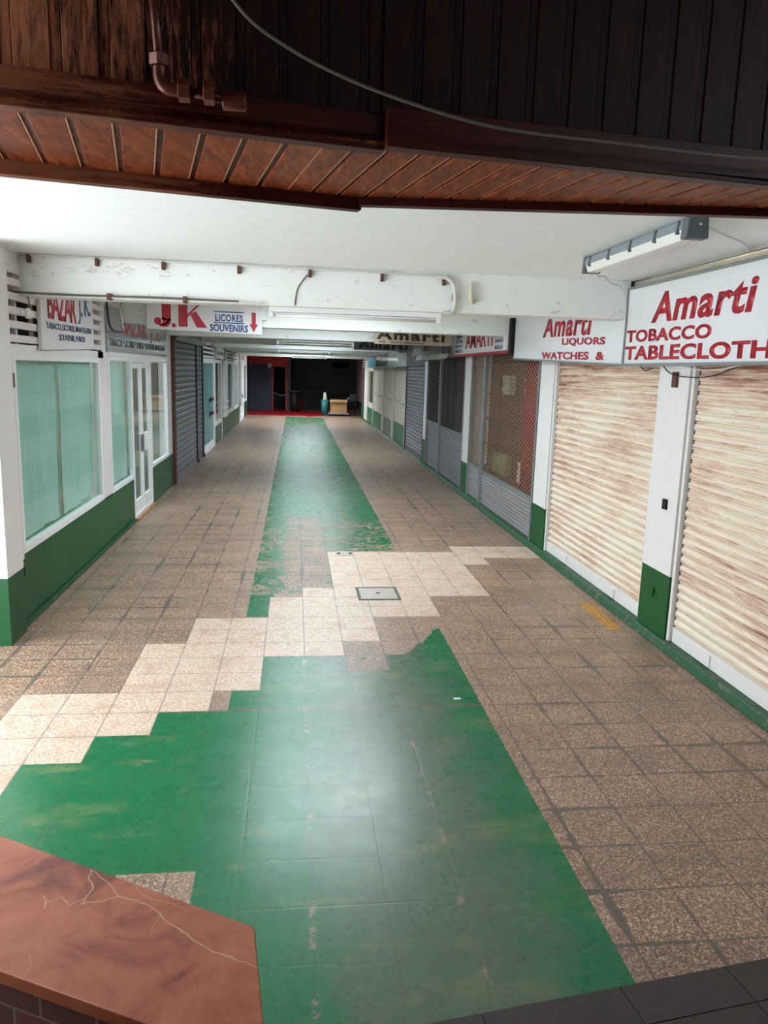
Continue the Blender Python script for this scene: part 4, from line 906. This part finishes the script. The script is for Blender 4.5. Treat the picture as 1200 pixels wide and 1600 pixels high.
m = MB(); m.box(-1.28, -1.20, 42.95, 43.1, 0, 2.5); m.box(-0.54, -0.46, 42.95, 43.1, 0, 2.5); m.box(-1.28, -0.46, 42.95, 43.1, 2.38, 2.5); m.build('door_frame', M['redpaint'], d)
r = root('wall_lamp', (-1.4, 42.85, 2.35), 'white wall lamp beside the red far doorway', 'light')
MB().tube([(-1.40, 42.86, 2.32), (-1.40, 42.86, 2.55)], 0.11, 12).build('lamp_shade', M['bulbglass'], r)
MB().box(-1.44, -1.36, 42.86, 43.0, 2.42, 2.50).build('bracket', M['alu'], r)
tag(MB().tube(smooth_path([(-1.2, 42.9, 1.0), (-0.9, 42.88, 0.86), (-0.65, 42.85, 0.84), (-0.35, 42.82, 0.95)], 6), 0.025, 6).build('rope_barrier', M['galv']), 'pale rope slung across the red far doorway', 'rope')
r = root('waste_bin', (-0.05, 43.4, 0), 'tall black waste bin beside the red far doorway', 'bin')
MB().tube([(-0.05, 42.6, 0.0), (-0.05, 42.6, 1.08)], 0.20, 14, 0.23).build('bin_body', M['binblack'], r, 0, True); MB().box(-0.32, 0.22, 42.33, 42.87, 1.06, 1.12).build('bin_lid', M['binblack'], r, 0.02)
r = root('waste_bin', (1.50, 39.4, 0), 'teal plastic bin standing left of the wooden box', 'bin')
MB().tube([(1.50, 39.5, 0.0), (1.50, 39.5, 0.78)], 0.15, 14, 0.19).build('bin_body', M['teal'], r, 0, True)
MB().tube([(1.50, 39.5, 0.66), (1.52, 39.5, 0.9), (1.50, 39.5, 1.16)], 0.13, 10, 0.06).build('bin_liner', M['linen'], r, 0, True)
r = root('platform_cart', (2.18, 39.2, 0), 'low flat trolley under the light brown box at the far end', 'trolley')
MB().box(1.66, 2.70, 38.9, 39.6, 0.09, 0.15).build('deck', M['greysign'], r, 0.01)
for xx in (1.76, 2.60):
    for yy in (38.98, 39.5): MB().tube([(xx - 0.02, yy, 0.045), (xx + 0.02, yy, 0.045)], 0.045, 12).build('wheel', M['binblack'], r)
r = root('storage_box', (2.18, 39.2, 0.15), 'light brown box with open flaps on the low trolley', 'box')
m = MB(); m.box(1.78, 2.60, 38.95, 38.98, 0.155, 0.80); m.box(1.78, 2.60, 39.52, 39.55, 0.155, 0.80); m.box(1.78, 1.81, 38.98, 39.52, 0.155, 0.80); m.box(2.57, 2.60, 38.98, 39.52, 0.155, 0.80); m.box(1.81, 2.57, 38.98, 39.52, 0.155, 0.18); m.build('box_body', M['cardboard'], r)
MB().prism([(1.72, 38.80, 0.70), (2.64, 38.80, 0.70), (2.60, 38.95, 0.82), (1.76, 38.95, 0.82)], (0, 0.004, 0.012)).build('front_flap', M['cardboard'], r)
MB().prism([(2.60, 38.98, 0.80), (2.60, 39.52, 0.80), (2.74, 39.52, 0.92), (2.74, 38.98, 0.92)], (0, 0, 0.01)).build('side_flap', M['cardboard'], r)
r = root('high_stool', (2.95, 39.9, 0), 'dark chair shape beside the brown box against the right wall', 'chair')
MB().box(2.80, 3.15, 39.7, 40.05, 0.58, 0.64).build('seat', M['binblack'], r, 0.01); MB().box(2.80, 3.15, 40.02, 40.06, 0.70, 1.1).build('backrest', M['binblack'], r, 0.01)
for xx in (2.82, 3.10):
    for yy in (39.72, 40.0): MB().box(xx, xx + 0.03, yy, yy + 0.03, 0, 0.60).build('leg', M['binblack'], r)
r = root('notice_board', (2.65, 46.9, 2.4), 'black notice board high on the dark far wall', 'board')
MB().box(2.2, 3.2, 46.9, 46.95, 2.38, 2.78).build('board_panel', M['black'], r)
tag(box('crate', M['curtainred'], (0.15, 0.45, 45.6, 45.9, 0.0, 0.55)), 'small dark red crate in the gloom behind the black bin', 'crate')

# ------------------------------------------------------------------ foreground: wooden canopy overhead
ZS = 2.95
NL, NR = Vector((-0.745, 2.179, 0)), Vector((0.251, 2.368, 0))       # near edge, left piece
FL, FR = Vector((-0.985, 2.79, 0)), Vector((0.245, 3.06, 0))         # far edge, left piece
NR2 = Vector((1.56, 2.539, 0)); FR2 = Vector((1.775, 2.86, 0))
def ext(a, b, k): return a + (b - a) * k
nl = ext(NR, NL, 2.6); fl = ext(FR, FL, 2.4); nr = ext(NR, NR2, 2.2); fr = ext(FR, FR2, 2.0)
can = root('wooden_canopy', (0, 2.5, ZS), 'brown varnished timber canopy with boarded underside above the viewer', 'canopy')
# soffit backing and boards running away from the viewer
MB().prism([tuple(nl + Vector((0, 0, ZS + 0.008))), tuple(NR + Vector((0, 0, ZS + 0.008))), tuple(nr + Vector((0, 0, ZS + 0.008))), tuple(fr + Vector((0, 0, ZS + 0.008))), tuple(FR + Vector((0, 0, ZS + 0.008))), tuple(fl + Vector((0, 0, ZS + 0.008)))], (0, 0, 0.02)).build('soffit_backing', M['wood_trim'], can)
dirn = Vector((-math.sin(math.radians(10.7)), math.cos(math.radians(10.7)), 0)); perp = Vector((dirn.y, -dirn.x, 0))
def on_line(p, dv, a, b):
    """intersection of p + t*dv with the line a-b (2D)"""
    e = b - a; den = dv.x * e.y - dv.y * e.x
    t_ = ((a.x - p.x) * e.y - (a.y - p.y) * e.x) / den
    return p + dv * t_
sof = MB(); bat = MB()
k = -22
O = Vector((0.0, 2.3, 0))
while k < 30:
    pitch = 0.118 if k < 1 else 0.100
    p0 = O + perp * (k * 0.118 if k < 1 else k * 0.100); w = pitch * 0.80
    def near(p): 
        q = on_line(p, dirn, NL, NR)
        return q if q.x < NR.x else on_line(p, dirn, NR, NR2)
    def farp(p):
        q = on_line(p, dirn, FL, FR)
        return q if q.x < FR.x else on_line(p, dirn, FR, FR2)
    a, b = near(p0), near(p0 + perp * w); c, d2 = farp(p0 + perp * w), farp(p0)
    if a.x > -2.2 and b.x < 2.8 and (c - b).length > 0.03 and (c.y > b.y):
        sof.prism([(q.x, q.y, ZS) for q in (a, b, c, d2)], (0, 0, 0.012))
        sof.cur = 1; sof.prism([(q.x, q.y, ZS + 0.001) for q in (near(p0 + perp * w), near(p0 + perp * (w + 0.006)), farp(p0 + perp * (w + 0.006)), farp(p0 + perp * w))], (0, 0, 0.01)); sof.cur = 0
    k += 1
tag(sof.build('soffit_boards', [M['wood_soffit'], M['batten']], can, 0.002), 'boarded underside with pale edges')
up = lambda v, z: (v.x, v.y, z)
# near trim (vertical face + underside lip) and upright boards above it
def trim_piece(a, b, name, z0, z1, th, mat):
    n_ = Vector((-(b - a).y, (b - a).x, 0)).normalized() * th
    return MB().prism([up(a, z0), up(b, z0), up(b, z1), up(a, z1)], n_).build(name, mat, can, 0.003)
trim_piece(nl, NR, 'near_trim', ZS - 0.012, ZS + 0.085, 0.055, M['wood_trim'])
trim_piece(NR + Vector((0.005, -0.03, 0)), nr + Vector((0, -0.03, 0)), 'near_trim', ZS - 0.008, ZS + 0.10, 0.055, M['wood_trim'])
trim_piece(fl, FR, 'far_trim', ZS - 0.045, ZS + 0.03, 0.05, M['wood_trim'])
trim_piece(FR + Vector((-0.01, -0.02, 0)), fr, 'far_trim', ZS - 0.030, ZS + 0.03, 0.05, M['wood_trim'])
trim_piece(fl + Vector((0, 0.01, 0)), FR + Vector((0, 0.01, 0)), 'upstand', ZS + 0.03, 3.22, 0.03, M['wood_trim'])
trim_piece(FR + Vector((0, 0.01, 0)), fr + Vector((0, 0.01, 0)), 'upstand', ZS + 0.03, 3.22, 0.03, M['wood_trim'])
fac = MB()
for (a, b, off) in ((nl, NR, 0.03), (NR, nr, 0.02)):
    L = (b - a).length; tt = (b - a).normalized(); n_ = Vector((-tt.y, tt.x, 0)); s0 = 0.0
    pitch = 0.118
    while s0 < L:
        q0 = a + tt * s0 + n_ * off; q1 = a + tt * min(s0 + 0.088, L) + n_ * off
        fac.prism([up(q0, ZS + 0.05), up(q1, ZS + 0.05), up(q1, 3.75), up(q0, 3.75)], n_ * 0.012)
        g0 = a + tt * (s0 + 0.09) + n_ * (off + 0.004); g1 = a + tt * min(s0 + 0.116, L) + n_ * (off + 0.004)
        fac.prism([up(g0, ZS + 0.05), up(g1, ZS + 0.05), up(g1, 3.75), up(g0, 3.75)], n_ * 0.010)
        s0 += pitch
    fac.prism([up(a + n_ * (off + 0.015), ZS + 0.05), up(b + n_ * (off + 0.015), ZS + 0.05), up(b + n_ * (off + 0.015), 3.75), up(a + n_ * (off + 0.015), 3.75)], n_ * 0.03)
tag(fac.build('upright_boards', M['wood_face'], can, 0.002), 'upright weathered boards, lit left and shaded right painted in')
# pipe in front of the boards
pp = root('water_pipe', (-0.3, 2.2, 3.03), 'brown painted elbow pipe with hex nuts in front of the upright boards', 'pipe')
def P3(px, py, Y):   # pixel of the photograph -> point at distance Y, evaluated once for placing the pipe
    d0 = Vector((px - 600, py - 800, 1191.87)); w = Vector((r_.x, r_.y, r_.z)) * d0.x + Vector((d_.x, d_.y, d_.z)) * d0.y + Vector((f_.x, f_.y, f_.z)) * d0.z
    return EYE + w * (Y / w.y)
a = Vector((-0.372, 2.20, 3.30)); b = Vector((-0.352, 2.18, 3.005)); c = Vector((-0.15, 2.20, 2.99))
MB().tube([a, b + Vector((0, 0, 0.05))], 0.0115, 14).build('riser', M['brass'], pp, 0, True)
MB().tube(smooth_path([b + Vector((0, 0, 0.06)), b + Vector((0.0, 0, 0.02)), b + Vector((0.018, 0, -0.002)), b + Vector((0.06, 0, -0.004))], 6), 0.016, 14).build('elbow', M['brass'], pp, 0, True)
MB().tube([b + Vector((0.05, 0, -0.004)), c], 0.0125, 14).build('cross_pipe', M['brass'], pp, 0, True)
def hexnut(p, ax, r, h): return MB().tube([p - ax * h / 2, p + ax * h / 2], r, 6).build('hex_nut', M['brass'], pp, 0.002)
hexnut(b + Vector((0, 0, 0.062)), Vector((0, 0, 1)), 0.027, 0.028)
hexnut(b + Vector((0.062, 0, -0.004)), Vector((1, 0, 0)), 0.029, 0.030); hexnut(b + Vector((0.125, 0, -0.006)), Vector((1, 0, 0)), 0.029, 0.028)
MB().tube([c + Vector((-0.045, 0, 0.0)), c + Vector((0.015, 0, 0))], 0.024, 14).build('end_cap', M['brass'], pp, 0.003, True)
tag(MB().tube(smooth_path([(-0.30, 2.12, 3.40), (-0.155, 2.15, 3.20), (-0.026, 2.17, 3.118), (0.158, 2.19, 3.052), (0.404, 2.22, 3.0), (0.60, 2.26, 2.984), (0.90, 2.32, 2.988), (1.45, 2.41, 2.995), (2.2, 2.5, 3.03)], 8), 0.0045, 8).build('cable', M['cable'], None, 0, True), 'thin grey cable sagging across the dark boards of the timber canopy', 'cable')
# roof over the viewer, wall behind, added shading wall at left
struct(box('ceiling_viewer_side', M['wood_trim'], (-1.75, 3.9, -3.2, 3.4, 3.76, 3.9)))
struct(box('wall_viewer_shade', M['brick'], (-1.75, -1.6, -3.0, 1.35, 0, 3.72)))  # unseen wall added to keep light off the canopy's right side
struct(box('wall_back', M['brick'], (-1.75, 3.9, -3.2, -3.0, 0, 3.72)))

# black stone step under the viewer, red marble capped brick wall at lower left
stp = MB(); e0 = Vector((-0.9, 1.978, 0)); e1 = Vector((3.15, 2.534, 0)); tt = (e1 - e0).normalized(); nn = Vector((tt.y, -tt.x, 0))
def slab(s0, s1, w0, w1, z=0.16): q = [e0 + tt * s0 + nn * w0, e0 + tt * s1 + nn * w0, e0 + tt * s1 + nn * w1, e0 + tt * s0 + nn * w1]; stp.prism([up(v_, 0.0) for v_ in q], (0, 0, z))
s0 = 0.0
L = (e1 - e0).length
cuts = [0.0, 0.50, 1.03, 1.56, 2.09, 2.53, 3.06, 3.59, L]
for a, b in zip(cuts[:-1], cuts[1:]):
    slab(a + 0.002, b - 0.002, 0.0, 0.165); slab(a + 0.002, b - 0.002, 0.169, 0.5)
slab(0, L, 0.504, 4.5, 0.158); slab(0, L, 0.003, 0.5, 0.155)
struct(stp.build('baseboard_step', M['step']))
ZM = 1.10
c1 = Vector((-0.079, 1.497, 0)); c0 = Vector((-0.746, 1.879, 0)); far_l = ext(c1, c0, 3.2)
k0 = Vector((-0.264, 1.258, 0)); k1 = Vector((-0.578, 1.410, 0)); near_r = ext(k1, k0, 1.72); near_l = ext(k0, k1, 5.5)
pw = root('low_wall', (-0.5, 1.5, 0), 'low brick wall capped with veined red marble at the lower left', 'wall')
cop = MB().prism([up(far_l, ZM - 0.03), up(c1, ZM - 0.03), up(near_r, ZM - 0.03), up(near_l, ZM - 0.03)], (0, 0, 0.03)).build('marble_coping', M['marble'], pw, 0.003)
ins = 0.03
MB().prism([up(far_l + Vector((0.02, -0.03, 0)), 0), up(c1 + Vector((-0.03, -0.02, 0)), 0), up(near_r + Vector((-0.02, 0.03, 0)), 0), up(near_l + Vector((0, 0.03, 0)), 0)], (0, 0, ZM - 0.03)).build('brick_body', M['brick'], pw)
def MP(px, py):
    d0 = Vector((px - 600, py - 800, 1191.87)); w = r_ * d0.x + d_ * d0.y + f_ * d0.z
    return EYE + w * ((ZM - EYE.z) / w.z)
def vein(px, w):
    pts = [MP(*p) for p in px]; m_ = MB(); out = []
    for i in range(len(pts) - 1):
        for q in range(5):
            p = pts[i].lerp(pts[i + 1], q / 5); j = Vector((noise.noise(p * 60), noise.noise(p * 60 + Vector((9, 9, 9))), 0)) * 0.006; out.append(p + j)
    out.append(pts[-1]); L_, R_ = [], []
    for i, p in enumerate(out):
        a = out[max(i - 1, 0)]; b = out[min(i + 1, len(out) - 1)]; t_ = (b - a).normalized(); n_ = Vector((-t_.y, t_.x, 0)) * w * (0.6 + 0.5 * abs(noise.noise(p * 40)))
        L_.append(p + n_); R_.append(p - n_)
    vs = [(q.x, q.y, ZM + 0.0002) for q in L_ + R_]; n2 = len(out)
    m_.add(vs, [(i, i + 1, n2 + i + 1, n2 + i) for i in range(n2 - 1)]); return m_
vm = MB()
for px, w in (([(142, 1358), (138, 1375), (148, 1385), (132, 1405), (128, 1412), (160, 1408), (185, 1400), (230, 1412), (262, 1440), (290, 1460), (330, 1485), (370, 1500), (403, 1512)], 0.0022), ([(66, 1398), (72, 1418), (66, 1412), (100, 1402), (108, 1416), (130, 1404)], 0.0014), ([(142, 1358), (175, 1385), (185, 1400)], 0.0016), ([(208, 1382), (225, 1402), (270, 1412), (288, 1420)], 0.0009), ([(248, 1430), (238, 1450), (232, 1466)], 0.0007), ([(46, 1490), (50, 1508), (36, 1525)], 0.0009)):
    q = vein(px, w); vm.add(q.v, q.f)
tag(vm.build('marble_vein', M['vein'], cop), 'cream vein')
